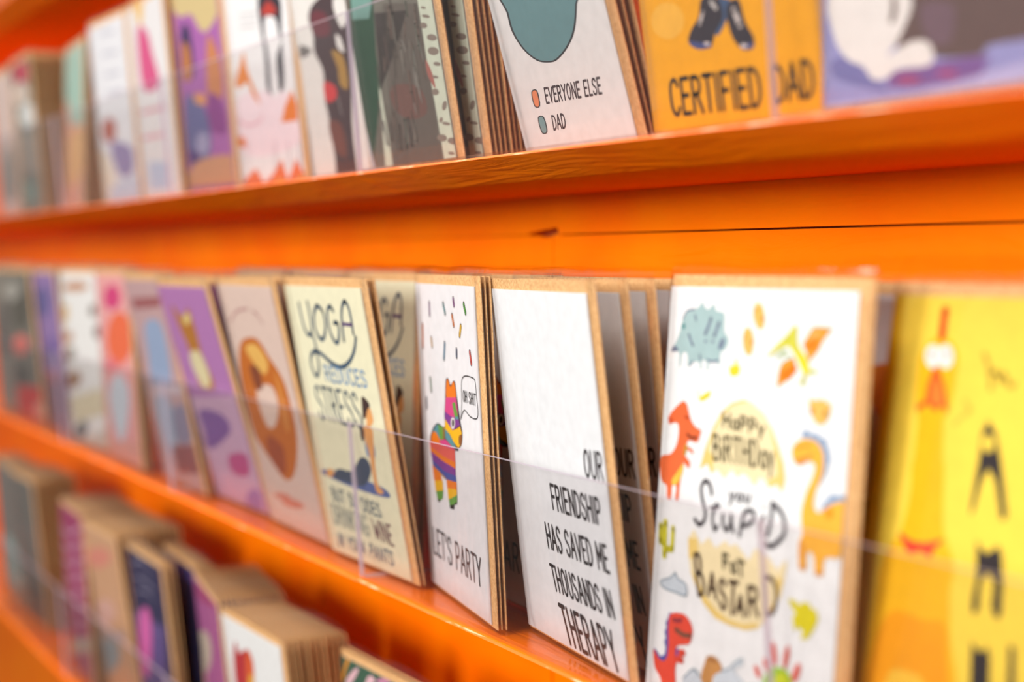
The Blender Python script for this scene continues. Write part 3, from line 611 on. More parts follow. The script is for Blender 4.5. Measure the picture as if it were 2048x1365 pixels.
  ('P',(230,96,78),[(93.9,26.9),(92.9,24.8),(91.6,23.5),(90.4,23.4),(89.9,24.7),(90.3,26.7),(91.3,28.8),(92.6,30.1),(93.7,30.2),(94.2,29)]),
  ('P',(230,96,78),[(76.7,26.1),(77.3,24.7),(77.1,23.6),(76.2,23.3),(75.1,23.8),(74,25.1),(73.5,26.5),(73.7,27.6),(74.5,27.9),(75.7,27.3)]),
  ('P',(230,96,78),[(71.9,22.8),(72.6,21.6),(72.6,20.6),(71.9,20.2),(70.7,20.7),(69.5,21.7),(68.7,23),(68.7,24),(69.5,24.3),(70.7,23.9)]),
  ('P',(160,205,50),[(90.1,22.6),(89,19),(85.3,16),(80.3,14.8),(76.1,15.9),(74.1,18.9),(75.3,22.6),(79.1,25.6),(84.1,26.7),(88.3,25.6)]),
  ('P',(205,215,40),[(89,22.4),(88.4,19.9),(86.5,18),(83.9,17.4),(81.6,18.3),(80.5,20.4),(81.1,22.8),(83,24.7),(85.7,25.3),(87.9,24.4)]),
  ('P',(105,180,50),[(80,22.6),(79.8,21.6),(79.2,20.8),(78.4,20.6),(77.7,21.1),(77.3,22),(77.4,23),(78.1,23.7),(78.9,23.9),(79.6,23.5)]),
]),
'chick': ((255,220,76), [
  ('p',(255,208,20),[(-5.5,159.1),(2.1,159.2),(3.4,152.4),(4.6,138.3),(4.7,117.3),(4.7,93.1),(-0.2,92.5)]),
  ('p',(255,208,20),[(-9.2,100.4),(3.8,101.8),(3.3,72.5),(2.7,51.5),(1.6,25.2),(-4.5,23.8)]),
  ('P',(255,192,18),[(18.7,102.3),(30.6,103.6),(33.4,92),(35.4,81.4),(40.8,73.4),(41.8,68.7),(41.5,62.3),(44.1,49.6),(47.1,31),(10,22),(8.4,42.2),(8.8,52.6),(9.2,65.6),(11.8,71.7),(16.6,78.1),(18.8,90.1)]),
  ('P',(255,168,10),[(17,52.7),(30.7,52.8),(41,53.4),(44,42.4),(44.5,30.4),(12.2,22.5),(11.1,40.2)]),
  ('P',(255,200,60),[(19.8,34),(26,35.9),(34,35.2),(35.1,29.1),(19.2,25.2)]),
  ('P',(255,192,18),[(17.7,115.3),(15.1,131.5),(16.7,136.7),(21.1,140.5),(26,140.7),(30.8,137.4),(32.3,132.5),(30.4,116.4)]),
  ('p',(255,192,18),[(18,116.9),(29.1,117.8),(31.6,99.6),(18.6,98.1)]),
  ('s',(240,80,30),3.4,[(23.9,149.3),(23.8,145.2),(23.9,141.4)]),
  ('P',(250,246,240),[(24.6,134.8),(24.3,132.6),(22.8,131.1),(20.6,131),(18.6,132.3),(17.5,134.5),(17.8,136.8),(19.3,138.2),(21.5,138.3),(23.5,137)]),
  ('P',(250,246,240),[(30.1,135.1),(29.9,132.9),(28.4,131.4),(26.3,131.3),(24.3,132.6),(23.2,134.8),(23.4,137.1),(24.9,138.5),(27.1,138.6),(29.1,137.3)]),
  ('P',(170,165,160),[(21.5,135.4),(21.4,134.7),(21,134.4),(20.5,134.3),(19.9,134.7),(19.7,135.3),(19.7,135.9),(20.1,136.2),(20.7,136.3),(21.2,135.9)]),
  ('P',(170,165,160),[(27.5,135.7),(27.4,135.1),(27,134.7),(26.5,134.6),(25.9,135),(25.7,135.6),(25.7,136.2),(26.1,136.5),(26.7,136.6),(27.2,136.2)]),
  ('P',(250,100,35),[(23,131.7),(27,127.2),(30,120.4),(30.6,116.9),(27.8,119.2),(25.3,117.5),(21.4,119.2),(17.5,116.8),(16.4,118.8),(19.7,120.6),(20.2,125.7)]),
  ('P',(255,135,50),[(23.7,128),(26.9,124.1),(27.6,120.2),(23.4,119.8),(22.3,123.8)]),
  ('P',(252,72,50),[(16,78),(22.1,76.1),(29.2,76.6),(35.8,78.6),(32.3,74.7),(31.2,72.3),(26.6,73.4),(21.2,72.2)]),
  ('p',(48,40,42),[(48.1,116.6),(51.7,113.6),(55.5,105.1),(60.6,89.5),(59.7,87.7),(58,88.4),(54.2,98.7),(50.8,102.3),(48.7,98.4),(47,89.1),(45.7,87.2),(45.5,90.4),(46.4,104.1),(46.2,112.4)]),
  ('P',(255,220,76),[(51.7,109.9),(51.5,108.3),(50.5,107.2),(49,107.1),(47.7,107.9),(46.9,109.4),(47.1,111),(48.2,112.1),(49.6,112.3),(51,111.4)]),
  ('p',(48,40,42),[(49.7,80.6),(52.2,78.3),(54.6,77.2),(57.2,79.1),(58.6,80.4),(60.6,77.8),(62.2,70.8),(63.3,60.1),(61.1,58.9),(59,62.2),(58.9,69.5),(55.7,71.9),(53.5,68.5),(54.1,60.2),(52,58.3),(50.9,62.1),(51.6,68.9)]),
  ('p',(48,40,42),[(52.9,50.8),(55.5,48.7),(57.6,48.5),(59.4,50.5),(61,47.2),(62.5,36),(55.1,34.2),(53.7,44.2)]),
  ('p',(48,40,42),[(67.6,53),(70,52.1),(72.4,38.3),(69.4,37.6)]),
  ('S',(190,160,50),1.6,[(43.1,136.5),(45.8,132.3),(47.5,126.1)]),
  ('S',(190,160,50),1.6,[(46.8,130.4),(48.6,131.5),(51,128.7),(51.9,131.2),(55,127.6),(56.8,128.2)]),
  ('S',(240,200,70),1.4,[(37,121.9),(40.1,119.2),(37.2,117),(34.2,114.2)]),
]),
'cat': ((160,160,212), [
  ('P',(128,126,182),[(4.2,14),(11.9,15),(24.8,7.9),(31.6,2.3),(16.9,5.6),(5.7,9.3)]),
  ('p',(132,98,160),[(31.6,7.9),(49.9,8.9),(67.1,8.8),(75.3,8.4),(71.2,2),(40.9,2.6),(31.6,3.5)]),
  ('P',(165,85,130),[(46.4,4.5),(45.3,3.7),(42.6,3.5),(39.2,3.8),(36.4,4.6),(35.3,5.6),(36.4,6.4),(39.2,6.7),(42.6,6.3),(45.3,5.5)]),
  ('P',(175,90,140),[(62.1,4.7),(61.3,4.1),(59.1,3.9),(56.5,4.2),(54.3,4.8),(53.5,5.6),(54.3,6.2),(56.5,6.4),(59.1,6.1),(61.3,5.5)]),
  ('p',(190,190,232),[(1.4,-4),(1.5,1.2),(40.9,0.2),(86.9,4.9),(98.3,5.8),(98.4,-4),(58.7,-3.8)]),
  ('P',(108,86,82),[(39.1,32),(98.2,23.1),(98.3,12.3),(75.3,11.3),(71.2,8.9),(53.5,10.3),(49.9,14.3),(36.3,14.4)]),
  ('P',(120,95,105),[(46.4,26.1),(60.4,24.2),(58.7,13.9),(49.9,15.5)]),
  ('P',(246,240,234),[(4.8,35.9),(5.6,22.2),(11.9,14.4),(19.9,11),(24.8,6.6),(31.6,6.5),(36.3,8.5),(49.9,8.2),(51.9,11.7),(49.1,15.3),(42.8,16.1),(36.3,14.6),(31.6,13.4),(37.2,18.3),(41,30.5)]),
  ('s',(110,85,75),2.4,[(34.5,29.7),(34.6,26),(33.7,23.6)]),
]),
'cert': ((250,176,28), [
  ('P',(252,190,70),[(29,39.5),(26.2,35.9),(20.2,34.1),(13.3,35),(8.1,38.1),(6.8,42.4),(9.9,46.1),(16.1,47.7),(22.9,46.7),(27.8,43.6)]),
  ('P',(70,95,130),[(47.5,44.3),(60,42.5),(55.2,36),(49.5,31.7),(47.4,34.1)]),
  ('P',(58,55,64),[(41.9,45.8),(51.5,44.5),(53.7,37.7),(47.8,32.6),(44.4,28.6),(35,28.6),(30.2,31.8),(33.1,35.9),(38.6,39.7)]),
  ('P',(58,55,64),[(56,40.2),(63.8,42.7),(66.5,34.5),(70.6,28.3),(69,24.8),(62.9,25.3),(57.7,30.6)]),
  ('P',(75,85,135),[(30.5,31.8),(44.4,29),(42.9,27.9),(35,28.5)]),
  ('P',(75,85,135),[(63.2,26.7),(69.9,26.6),(69,24.7),(62.9,25.3)]),
  ('s',(215,205,200),1.6,[(41.5,40.8),(38.8,37.1)]),
  ('s',(215,205,200),2.4,[(60.6,39.2),(63.3,33.5)]),
  ('s',(230,225,220),2,[(47.4,43.6),(49.8,41.4)]),
  ('P',(225,215,215),[(66.5,26),(66,25.6),(64.9,25.5),(63.5,25.7),(62.5,26),(62.2,26.5),(62.6,26.9),(63.8,27),(65.1,26.8),(66.2,26.4)]),
  ('P',(225,215,215),[(43.9,29.4),(43.4,29.1),(42.4,29),(41.2,29.2),(40.3,29.5),(40,29.9),(40.4,30.2),(41.4,30.3),(42.6,30.1),(43.6,29.8)]),
  ('t', (62, 54, 48), 1.9, 'CERTIFIED', (13.8, 6.0), (71.3, 4.9), (13.7, 19.0)),
  ('t', (62, 54, 48), 1.9, 'DAD', (78.6, 5.4), (100.8, 5.6), (79.0, 17.2)),
]),
'every': ((240,240,238), [
  ('P',(60,62,66),[(13.8,78.2),(15.9,64.7),(16.3,56.2),(22.9,47.2),(33.6,40.7),(44.6,38.5),(54,38.6),(66.9,42.8),(76.7,48.9),(83.9,58.6),(86.7,66.6)]),
  ('P',(112,152,156),[(15.9,77.8),(17.8,64.5),(18.3,56.1),(24.2,47.6),(34.4,41.3),(44.9,39.1),(53.3,39.3),(65.5,43.3),(75.1,49.3),(82.3,58.8),(85,66.9)]),
  ('t', (92, 80, 84), 1.1, 'EVERYONE ELSE', (33.0, 21.5), (86.7, 20.9), (34.1, 27.9)),
  ('t', (92, 80, 84), 1.1, 'DAD', (33.7, 9.4), (46.4, 9.5), (34.8, 15.4)),
  ('P',(60,62,66),[(20.8,27.7),(27.1,27.8),(26.3,20.9),(20.3,21.1)]),
  ('P',(240,150,105),[(21.5,27.3),(26.1,27.4),(25.4,21.3),(21.2,21.5)]),
  ('P',(60,62,66),[(20.8,15.8),(27.2,15.7),(27.1,9),(21.1,8.8)]),
  ('P',(128,165,168),[(21.4,15.3),(26.3,15.4),(26.3,9.4),(22,9.2)]),
]),
'birch1': ((122,118,108), [
  ('p',(50,85,65),[(7.1,92.3),(38.4,87.7),(29.9,57.7),(29.3,40.2),(-0.8,-1.6),(-31.5,-2.9)]),
  ('p',(120,160,150),[(9.4,91.9),(38.4,87.7),(28.7,76.1),(5.6,78.3)]),
  ('p',(215,220,228),[(-10.4,29.3),(-2.1,34.1),(4,-1.8),(-18.5,-2.6)]),
  ('p',(214,222,200),[(27.8,47.4),(28.6,38.5),(28.3,-2.6),(17.6,-3.4)]),
  ('p',(108,100,92),[(49.2,81),(89.7,75.3),(90.5,26.2),(89.8,-1.5),(28.9,-1.3)]),
  ('P',(122,90,82),[(42.8,39.8),(76.2,36.6),(81.3,23.6),(59.6,22),(42.6,28.5)]),
  ('p',(68,62,58),[(36.3,77.7),(76.6,73.8),(57.1,58),(29.3,40.2)]),
  ('s',(96,88,80),0.9441603906931292,[(52.7,78.1),(49.7,69.4)]),
  ('s',(82,74,68),1.1550850811045081,[(64.2,63.1),(63.6,48.1)]),
  ('s',(96,88,80),2.308734976380773,[(52.9,73),(50.1,67.2)]),
  ('s',(96,88,80),1.295759931679257,[(69.9,64.5),(70.1,56.7)]),
  ('s',(82,74,68),2.151662762234829,[(57.8,22.6),(56.2,8.5)]),
  ('s',(132,126,116),0.9429539316246246,[(56.7,67),(58.5,59.2)]),
  ('s',(132,126,116),1.7157868826974263,[(73.7,43.4),(75.1,35.3)]),
  ('s',(142,138,130),1.261125712764776,[(73.9,46.2),(73.2,37.1)]),
  ('s',(82,74,68),0.8741151984056202,[(47.9,67.3),(47.8,54)]),
  ('s',(132,126,116),1.032100415197359,[(42.3,47.6),(42.6,37.5)]),
  ('s',(118,100,90),1.2420877359354932,[(18.1,21.2),(16.6,9.1)]),
  ('s',(132,126,116),0.9615671019485753,[(73.8,59.7),(71.1,49.4)]),
  ('s',(96,88,80),0.9954326430686353,[(32.3,31.3),(33.9,19.4)]),
  ('s',(82,74,68),2.233484446578916,[(57.9,83),(59.7,74.1)]),
  ('s',(132,126,116),1.3146817918539853,[(54.8,15),(52.8,9.8)]),
  ('s',(90,96,84),2.108684481117204,[(53.2,22.4),(51.4,8.4)]),
  ('s',(118,100,90),1.7580954666353894,[(40,54.6),(37.9,48.2)]),
  ('s',(132,126,116),2.053993079714168,[(63.4,57.8),(62.2,48.3)]),
  ('s',(118,100,90),2.2664476896276096,[(55.8,78.1),(53.1,63.4)]),
  ('s',(96,88,80),1.7704279785262629,[(23.5,34.2),(23,22.6)]),
  ('s',(142,138,130),1.2686518642162337,[(65.1,60.7),(67.3,55)]),
  ('s',(118,100,90),1.4569959818355875,[(72.2,68.5),(69.5,61.8)]),
  ('s',(96,88,80),1.597727551313759,[(58.5,66.8),(55.4,53)]),
  ('s',(96,88,80),1.467415545817727,[(49.6,68.3),(48,61.3)]),
  ('s',(82,74,68),2.3849131413663507,[(33.9,21.7),(32.9,13.2)]),
  ('s',(90,96,84),0.8648052155290605,[(72.6,35.9),(71.4,23)]),
  ('s',(96,88,80),1.3385433351541123,[(38.7,18.4),(38.9,7.1)]),
  ('s',(142,138,130),1.1443808037606737,[(67.5,37.2),(68.3,23.8)]),
  ('s',(118,100,90),0.9190089089704694,[(76.1,58.1),(77.9,49)]),
  ('s',(142,138,130),1.00421246012235,[(75.4,34.6),(77.4,28.9)]),
  ('s',(90,96,84),1.543322033515047,[(76.8,77.8),(76.4,71.2)]),
  ('s',(96,88,80),2.275779189547807,[(53.4,57),(50.2,44.1)]),
  ('s',(118,100,90),2.2046045925895617,[(86.1,72.6),(85.7,59.8)]),
  ('s',(132,126,116),2.1094866978138684,[(83.9,66.8),(83.6,55.3)]),
  ('s',(82,74,68),0.8546930396011707,[(58.9,18),(58.8,8.3)]),
  ('s',(96,88,80),0.86620201304638,[(44,22.9),(41.2,11.5)]),
  ('s',(132,126,116),2.1240983614293896,[(64.3,18.4),(61.8,10.4)]),
  ('s',(132,126,116),1.4218089966023038,[(61.3,56.8),(61.9,43.7)]),
  ('s',(142,138,130),2.0773657308261737,[(77.3,53.6),(76.3,47.9)]),
  ('s',(118,100,90),0.9070685938428936,[(84.3,51.7),(85.5,39.6)]),
  ('s',(118,100,90),0.9890759801667793,[(44.6,64.6),(44.1,50.9)]),
  ('s',(132,126,116),1.5908083660581278,[(58.3,73),(56.8,61)]),
  ('s',(82,74,68),1.8369669116952079,[(45.8,19.8),(43.1,7.3)]),
  ('s',(142,138,130),0.9210949244584392,[(24.8,30.4),(22.7,18.8)]),
  ('s',(90,96,84),0.8027080020515126,[(78,56.6),(75.3,44.3)]),
  ('s',(142,138,130),1.2890406481830694,[(76,43.4),(77.1,29.2)]),
  ('s',(96,88,80),1.2027139636402384,[(67.7,39.3),(67.7,29.8)]),
  ('s',(142,138,130),1.0303012332366406,[(85.6,56.9),(86.6,47.6)]),
  ('s',(142,138,130),2.070231906776915,[(25,21.5),(25.4,12.2)]),
  ('s',(96,88,80),1.327436288049848,[(87.5,75.1),(86.3,64)]),
  ('s',(142,138,130),2.3190274686162415,[(25.4,22.9),(26.5,11.1)]),
  ('s',(96,88,80),1.0918423722287272,[(62.9,25.6),(64.5,10.6)]),
  ('s',(82,74,68),1.0752336937374598,[(49.8,12.9),(49.4,7)]),
  ('s',(90,96,84),1.284584103259738,[(83.7,65.4),(85.1,52.6)]),
  ('s',(90,96,84),1.1537911809644288,[(47.4,42.3),(45.9,28)]),
  ('s',(118,100,90),2.2384284711223894,[(67.6,44.8),(66.6,34.5)]),
  ('s',(118,100,90),1.7410151125572122,[(40.5,26.7),(38.7,18.6)]),
  ('s',(132,126,116),1.4467138999827636,[(77.8,49.4),(76.8,38.9)]),
  ('s',(90,96,84),2.271942607729483,[(28.6,50.8),(28.6,40.7)]),
  ('s',(96,88,80),1.8239021292715585,[(57.2,78.3),(56.6,70.7)]),
  ('p',(214,222,200),[(91.5,79.9),(107,77.6),(107.2,-2.1),(93.1,-2.1),(92.4,26),(91.1,48.2)]),
  ('P',(175,110,100),[(90.1,48.4),(95.1,40.5),(95.5,33.9),(89.3,41.1)]),
  ('P',(146,132,120),[(102.3,67.2),(101.1,66.9),(98.7,67.2),(96,67.7),(94,68.5),(93.5,69),(94.7,69.3),(97.1,69),(99.9,68.4),(101.8,67.7)]),
  ('P',(146,132,120),[(97.7,63.4),(96.3,62.8),(94,62.8),(91.5,63.3),(89.9,64.2),(89.8,65),(91.2,65.6),(93.6,65.6),(96,65.1),(97.6,64.2)]),
  ('P',(146,132,120),[(106.1,56.6),(104.4,56),(101.3,56),(98,56.7),(95.7,57.7),(95.4,58.7),(97.1,59.3),(100.3,59.3),(103.6,58.6),(105.8,57.6)]),
  ('P',(146,132,120),[(105.8,50.2),(103.8,49.4),(100.3,49.3),(96.6,50),(94.2,51.2),(94,52.5),(96,53.3),(99.5,53.3),(103.1,52.6),(105.5,51.4)]),
  ('P',(146,132,120),[(105.7,44.3),(104.5,43.9),(102.3,44),(99.9,44.4),(98.2,45.1),(97.9,45.8),(99.1,46.1),(101.3,46.1),(103.7,45.6),(105.4,45)]),
  ('P',(146,132,120),[(101,38.6),(100.1,38.4),(98.1,38.5),(96,38.8),(94.5,39.4),(94.1,39.9),(95.1,40.1),(97,40),(99.2,39.6),(100.7,39.1)]),
  ('P',(146,132,120),[(98.9,31.6),(97.4,30.9),(95,30.7),(92.5,31.2),(90.9,32),(90.9,33),(92.4,33.7),(94.8,33.9),(97.3,33.5),(98.8,32.6)]),
  ('P',(146,132,120),[(105.4,24.7),(103.9,23.5),(102,22.9),(100.5,23.1),(99.9,24.1),(100.5,25.5),(102,26.7),(103.9,27.2),(105.4,27),(106,26)]),
  ('P',(146,132,120),[(98.5,18.4),(97.5,17.7),(96.2,17.4),(94.9,17.5),(94.3,18.2),(94.6,19),(95.6,19.7),(97,20),(98.2,19.8),(98.8,19.2)]),
  ('P',(146,132,120),[(106.1,15.9),(104.9,15.6),(102.5,15.7),(99.7,16.1),(97.7,16.7),(97.2,17.2),(98.4,17.5),(100.9,17.5),(103.6,17),(105.6,16.4)]),
  ('P',(146,132,120),[(99.8,9.4),(97.9,8.6),(94.7,8.4),(91.3,8.9),(89,9.9),(88.8,11),(90.6,11.8),(93.9,12),(97.3,11.5),(99.5,10.5)]),
  ('P',(146,132,120),[(110.9,7.2),(109.2,6.5),(106.1,6.3),(102.8,6.8),(100.5,7.7),(100.2,8.7),(102,9.5),(105.1,9.6),(108.4,9.1),(110.6,8.2)]),
  ('P',(146,132,120),[(105.5,1.8),(104.5,1.5),(102.6,1.5),(100.5,1.7),(99,2.3),(98.7,2.8),(99.7,3.1),(101.6,3.1),(103.7,2.9),(105.2,2.3)]),
  ('P',(146,132,120),[(99.5,71.7),(98.7,71.5),(97.1,71.6),(95.2,72),(93.9,72.5),(93.6,72.9),(94.5,73.1),(96.1,73),(97.9,72.6),(99.2,72.1)]),
]),
'fig': ((238,234,228), [
  ('P',(74,56,60),[(70.3,103.6),(52.4,102.4),(38.2,99.5),(32.2,93.4),(37,83.8),(35.4,74),(46.5,61.9),(43.2,46.3),(45.8,37.1),(46.8,24.1),(48.2,12),(49.2,-2.5),(81.4,-4),(85.5,29.1),(105.5,83.6),(88.4,81.1),(78.5,93.8),(81.8,101.9)]),
  ('P',(110,50,60),[(38.5,96.5),(62.8,93.2),(67.1,81),(39.5,83.5)]),
  ('P',(214,62,66),[(45.4,55.3),(64.2,51.2),(63.6,44.5),(45.5,44.1)]),
  ('P',(175,135,65),[(66.3,71.4),(85.1,65.4),(86.5,48.1),(73.4,51.3),(72.8,61)]),
  ('P',(120,70,60),[(45.4,32.2),(67.3,28.5),(69.3,10.8),(49.8,15.9)]),
  ('P',(120,115,112),[(9.8,81.1),(29.8,76.2),(25.5,74.2),(8.3,73.6)]),
  ('P',(238,234,228),[(77.1,79.2),(84.8,75.9),(87.6,68),(77.2,72)]),
  ('s',(190,190,185),0.8,[(67.2,45.1),(69.6,34.2)]),
]),
'hell': ((244,242,242), [
  ('P',(250,228,234),[(6.4,58),(61.6,58.6),(104.4,50.6),(108.6,25.3),(50.3,18.2),(3.2,25.4)]),
  ('P',(50,44,54),[(60.9,118.7),(95.3,113.8),(92.8,89.3),(89.1,60.3),(78.3,56.6),(61.6,58.6),(62.3,82.2)]),
  ('P',(190,60,50),[(63.3,106.6),(76.8,113.3),(88.5,104.4)]),
  ('P',(246,244,244),[(68.1,102.8),(77.1,104),(86,100.5),(88.7,89.7),(92.1,86.7),(81,77),(79.5,55.9),(69.3,55.2),(66.7,66.7),(68,81.6),(66,90.3)]),
  ('S',(60,50,70),1.4,[(66.6,87),(68.5,73),(66.4,60.3)]),
  ('S',(60,50,70),1.4,[(91.1,83.2),(88.6,68.8),(84.5,58.7)]),
  ('P',(235,140,60),[(6.2,68.1),(19.7,81.3),(27,87.1),(30.2,74.7),(39,62.9),(46.2,51.3),(34.8,58.8),(28,67.2),(14.9,65.1)]),
  ('p',(240,130,40),[(78.7,37.4),(86.9,46.8),(100.4,56.2),(106,46.3),(104.9,37)]),
  ('p',(240,130,60),[(0.8,33.5),(13.3,32.7),(14.4,25.8),(1.9,26.6)]),
  ('p',(236,120,70),[(-5.1,-2.8),(3.2,3.7),(27.4,11.6),(39.6,1.1),(55.7,5.9),(72.7,15.3),(80.3,1.5),(96.1,14),(105.9,4.6),(115.6,6.2),(115.1,-6.2)]),
  ('p',(245,180,60),[(44,-4.6),(63.8,3.3),(85.3,-0.8),(102.9,3.7),(115.3,-5.2)]),
  ('S',(225,120,140),1,[(5.6,44.5),(20.1,40),(41.7,40.7),(49.1,45.6)]),
  ('s',(190,188,190),1,[(26.9,111.3),(55.1,108.8)]),
  ('s',(190,188,190),1,[(25.7,107.1),(53.9,104.6)]),
  ('s',(190,188,190),1,[(24.4,102.9),(52.7,100.5)]),
  ('s',(165,130,150),1.2,[(16.9,29),(15.5,13.4)]),
  ('s',(165,130,150),1.2,[(64.2,26.1),(62.9,11)]),
  ('s',(165,130,150),1.2,[(86.5,24.6),(85.4,9.8)]),
  ('s',(165,130,150),1.2,[(102.7,23.6),(101.6,9)]),
]),
'purp': ((172,98,172), [
  ('P',(215,192,136),[(-1.8,143.7),(103.4,128.6),(95.1,113.9),(66.3,108.9),(43,124.2),(22.3,125.2),(4.7,130.6)]),
  ('P',(60,40,90),[(14.8,115.9),(35.9,115.6),(37.6,83.1),(7.8,82.5)]),
  ('P',(200,125,60),[(16.2,107.2),(30.9,100.7),(28.8,81.6),(12,82.1)]),
  ('P',(205,130,80),[(74.5,103.8),(89.9,97.4),(99.3,79.2),(93.5,60.2),(63.8,64)]),
  ('P',(138,52,135),[(64.5,66.3),(93.2,59.1),(97.9,38),(61,43)]),
  ('P',(98,98,150),[(11.7,68.6),(50.6,60.4),(62.7,35.7),(46.1,21.2),(5.6,24.7)]),
  ('P',(80,50,120),[(7.6,30.7),(35.3,25.4),(27.3,13.7),(8.2,19.6)]),
  ('P',(205,150,110),[(12.4,19.4),(66.8,23.6),(116,18.6),(111.4,-2.9),(2.9,3.7)]),
  ('P',(222,150,90),[(33,69.1),(56.8,67),(58.4,59.7),(35.1,62.9)]),
  ('p',(205,140,150),[(101.6,128.9),(114.1,127.1),(116.7,-3.1),(104.2,-2.7)]),
  ('p',(150,85,150),[(-5.7,4),(113.1,2.7),(113.3,-8.7),(-4.3,-4.8)]),
  ('P',(160,155,190),[(57.7,32.5),(53.2,27.9),(44.3,25.3),(34.4,25.9),(27.3,29.4),(25.8,34.5),(30.5,39.2),(39.5,41.7),(49.4,41),(56.3,37.5)]),
]),
'pink': ((238,235,235), [
  ('P',(240,190,80),[(24.4,160),(52.9,155.9),(40.1,134.6),(32.1,139)]),
  ('P',(222,84,138),[(27,133.6),(55.2,129.4),(66.1,111.1),(76.9,86.5),(26.8,87.5)]),
  ('s',(232,155,168),3,[(13.6,69.4),(87.3,68)]),
  ('s',(232,155,168),3,[(10.7,49.1),(71.8,48.3)]),
  ('p',(195,208,232),[(19.4,30.1),(83.6,26.6),(85.4,5.6),(16.4,7)]),
]),
'white': ((236,236,240), [
  ('s',(190,190,204),2.6,[(32.9,162.9),(79.1,159.6)]),
  ('s',(190,190,204),2.6,[(31.4,144.4),(77.8,141.6)]),
  ('s',(190,190,204),2.6,[(35.6,126.5),(81.8,124.3)]),
  ('s',(190,190,204),2.6,[(37.2,109),(83.3,107.3)]),
  ('s',(190,190,204),2.6,[(39.3,92.9),(85.4,91.7)]),
  ('P',(185,100,85),[(56.1,61),(49.8,55.1),(37.6,51.9),(24.1,52.8),(14.4,57.4),(12.4,64.1),(19,70.1),(31.5,73.1),(44.9,72.1),(54.3,67.5)]),
  ('P',(155,140,185),[(34.7,51.1),(93.9,44.6),(91.6,23.6),(51.3,24.1)]),
  ('P',(240,228,208),[(-64.8,41.9),(-9.7,49.4),(33.7,33.7),(26.4,-1.3),(-69.1,-0)]),
  ('P',(205,214,232),[(26.9,14.9),(119.2,19.5),(121.3,-2.8),(26.4,-1.3)]),
]),
'mint': ((172,206,192), [
  ('p',(236,172,150),[(-95.2,87),(-26.5,88.6),(11,108.8),(37.5,80.4),(115.8,74.4),(98.3,-4.4),(-94.1,0.9)]),
  ('P',(242,190,130),[(27.4,68.1),(106.5,68.9),(97.7,31.8),(28.1,22.2)]),
]),
'red': ((128,128,118), [
  ('P',(85,95,88),[(18.4,165.3),(141.5,157.8),(129.4,123),(-0.3,137.4)]),
  ('P',(200,62,84),[(99.8,136),(87.6,129.8),(64.1,127.4),(37.7,130),(18.8,136.6),(15.1,144.7),(28.3,151),(52.8,153.1),(78.7,150.2),(96.4,143.7)]),
  ('P',(225,205,190),[(87.8,116.9),(75.8,111),(52.1,108.7),(25.3,111),(5.9,117.2),(1.9,124.8),(15,130.8),(39.6,132.9),(65.9,130.3),(84.1,124.2)]),
  ('P',(228,228,224),[(114.2,93.7),(101.9,87.7),(77.5,85.2),(49.7,87.3),(29.3,93.3),(24.8,100.8),(38.1,106.9),(63.6,109.1),(90.9,106.8),(110,100.9)]),
  ('p',(165,155,142),[(-97.6,92.8),(126.8,73.6),(123.2,37.1),(-105.3,48.2)]),
  ('P',(130,160,150),[(74,17.1),(58.4,9.5),(26.4,5.4),(-10.7,6.5),(-38.4,12.6),(-45,21.5),(-27.5,29.4),(6.3,33.2),(42.7,31.6),(68.1,25.5)]),
  ('p',(190,190,175),[(-88.7,171.9),(-3.7,164.3),(-26.3,98.6),(-135.2,106.9)]),
]),
'r2a': ((125,120,110), [
  ('P',(85,80,76),[(63.8,46.4),(51.1,39.8),(23.2,34.1),(-10.2,31.4),(-36.5,33),(-44.8,38.4),(-31,45.5),(-1.1,51.3),(32.6,53.6),(57,51.7)]),
  ('P',(238,120,108),[(76.2,77.9),(66.8,71.3),(47.9,66.5),(26.6,65.2),(10.7,68),(6.8,74),(16.7,80.9),(36.3,85.7),(57.9,86.8),(73,83.8)]),
  ('P',(95,90,80),[(98.6,114.9),(85,101.7),(62.1,93),(38.1,91.9),(21.9,99.1),(20.3,112.2),(34.4,126.1),(58.6,135.1),(83,135.6),(98.1,127.8)]),
  ('P',(216,54,54),[(-85.8,18.1),(28.4,32.4),(117.3,33.5),(126.4,5.2),(61.6,-10),(-97.8,-11.2)]),
  ('P',(238,160,140),[(116.1,14.2),(108.7,8.4),(95.3,3.9),(80.7,2.5),(70.5,4.6),(68.7,9.7),(76.3,15.6),(90.2,20.2),(104.9,21.5),(114.7,19.2)]),
  ('P',(180,175,165),[(61.7,132.4),(52.9,126.6),(35.1,122.7),(14.7,122.1),(-0.5,125.2),(-4.5,130.9),(4.6,137),(23.2,141),(43.7,141.3),(58.3,138)]),
]),
'r2b': ((160,126,184), [
  ('P',(110,100,160),[(75.8,124.4),(62.1,115.3),(38.8,109.2),(14,108.5),(-3.2,113.4),(-5.9,122.5),(7.7,132.2),(32.4,138.5),(58.1,139),(74.5,133.5)]),
  ('P',(115,95,165),[(79,77.6),(67.5,68.8),(50.3,62.9),(33.6,62),(23.3,66.6),(23.8,75.1),(35.1,84.4),(53.2,90.6),(70.6,91.3),(80.3,86.2)]),
  ('p',(122,82,112),[(-28.4,50.4),(96.9,57.3),(98.2,-3.4),(-31.9,-9.4)]),
  ('P',(190,90,110),[(70.1,54.3),(61.8,49.6),(46.7,46.1),(30.5,45.2),(19,47.2),(16.9,51.4),(25.2,56.3),(40.8,59.8),(57.3,60.7),(68.5,58.6)]),
]),
'r2c': ((242,240,237), [
  ('P',(205,150,115),[(85.4,141),(78,138.3),(59,136.2),(34.6,135.5),(14.3,136.6),(7.1,139.2),(16.4,142.1),(37.6,144.1),(61.5,144.5),(79.3,143.3)]),
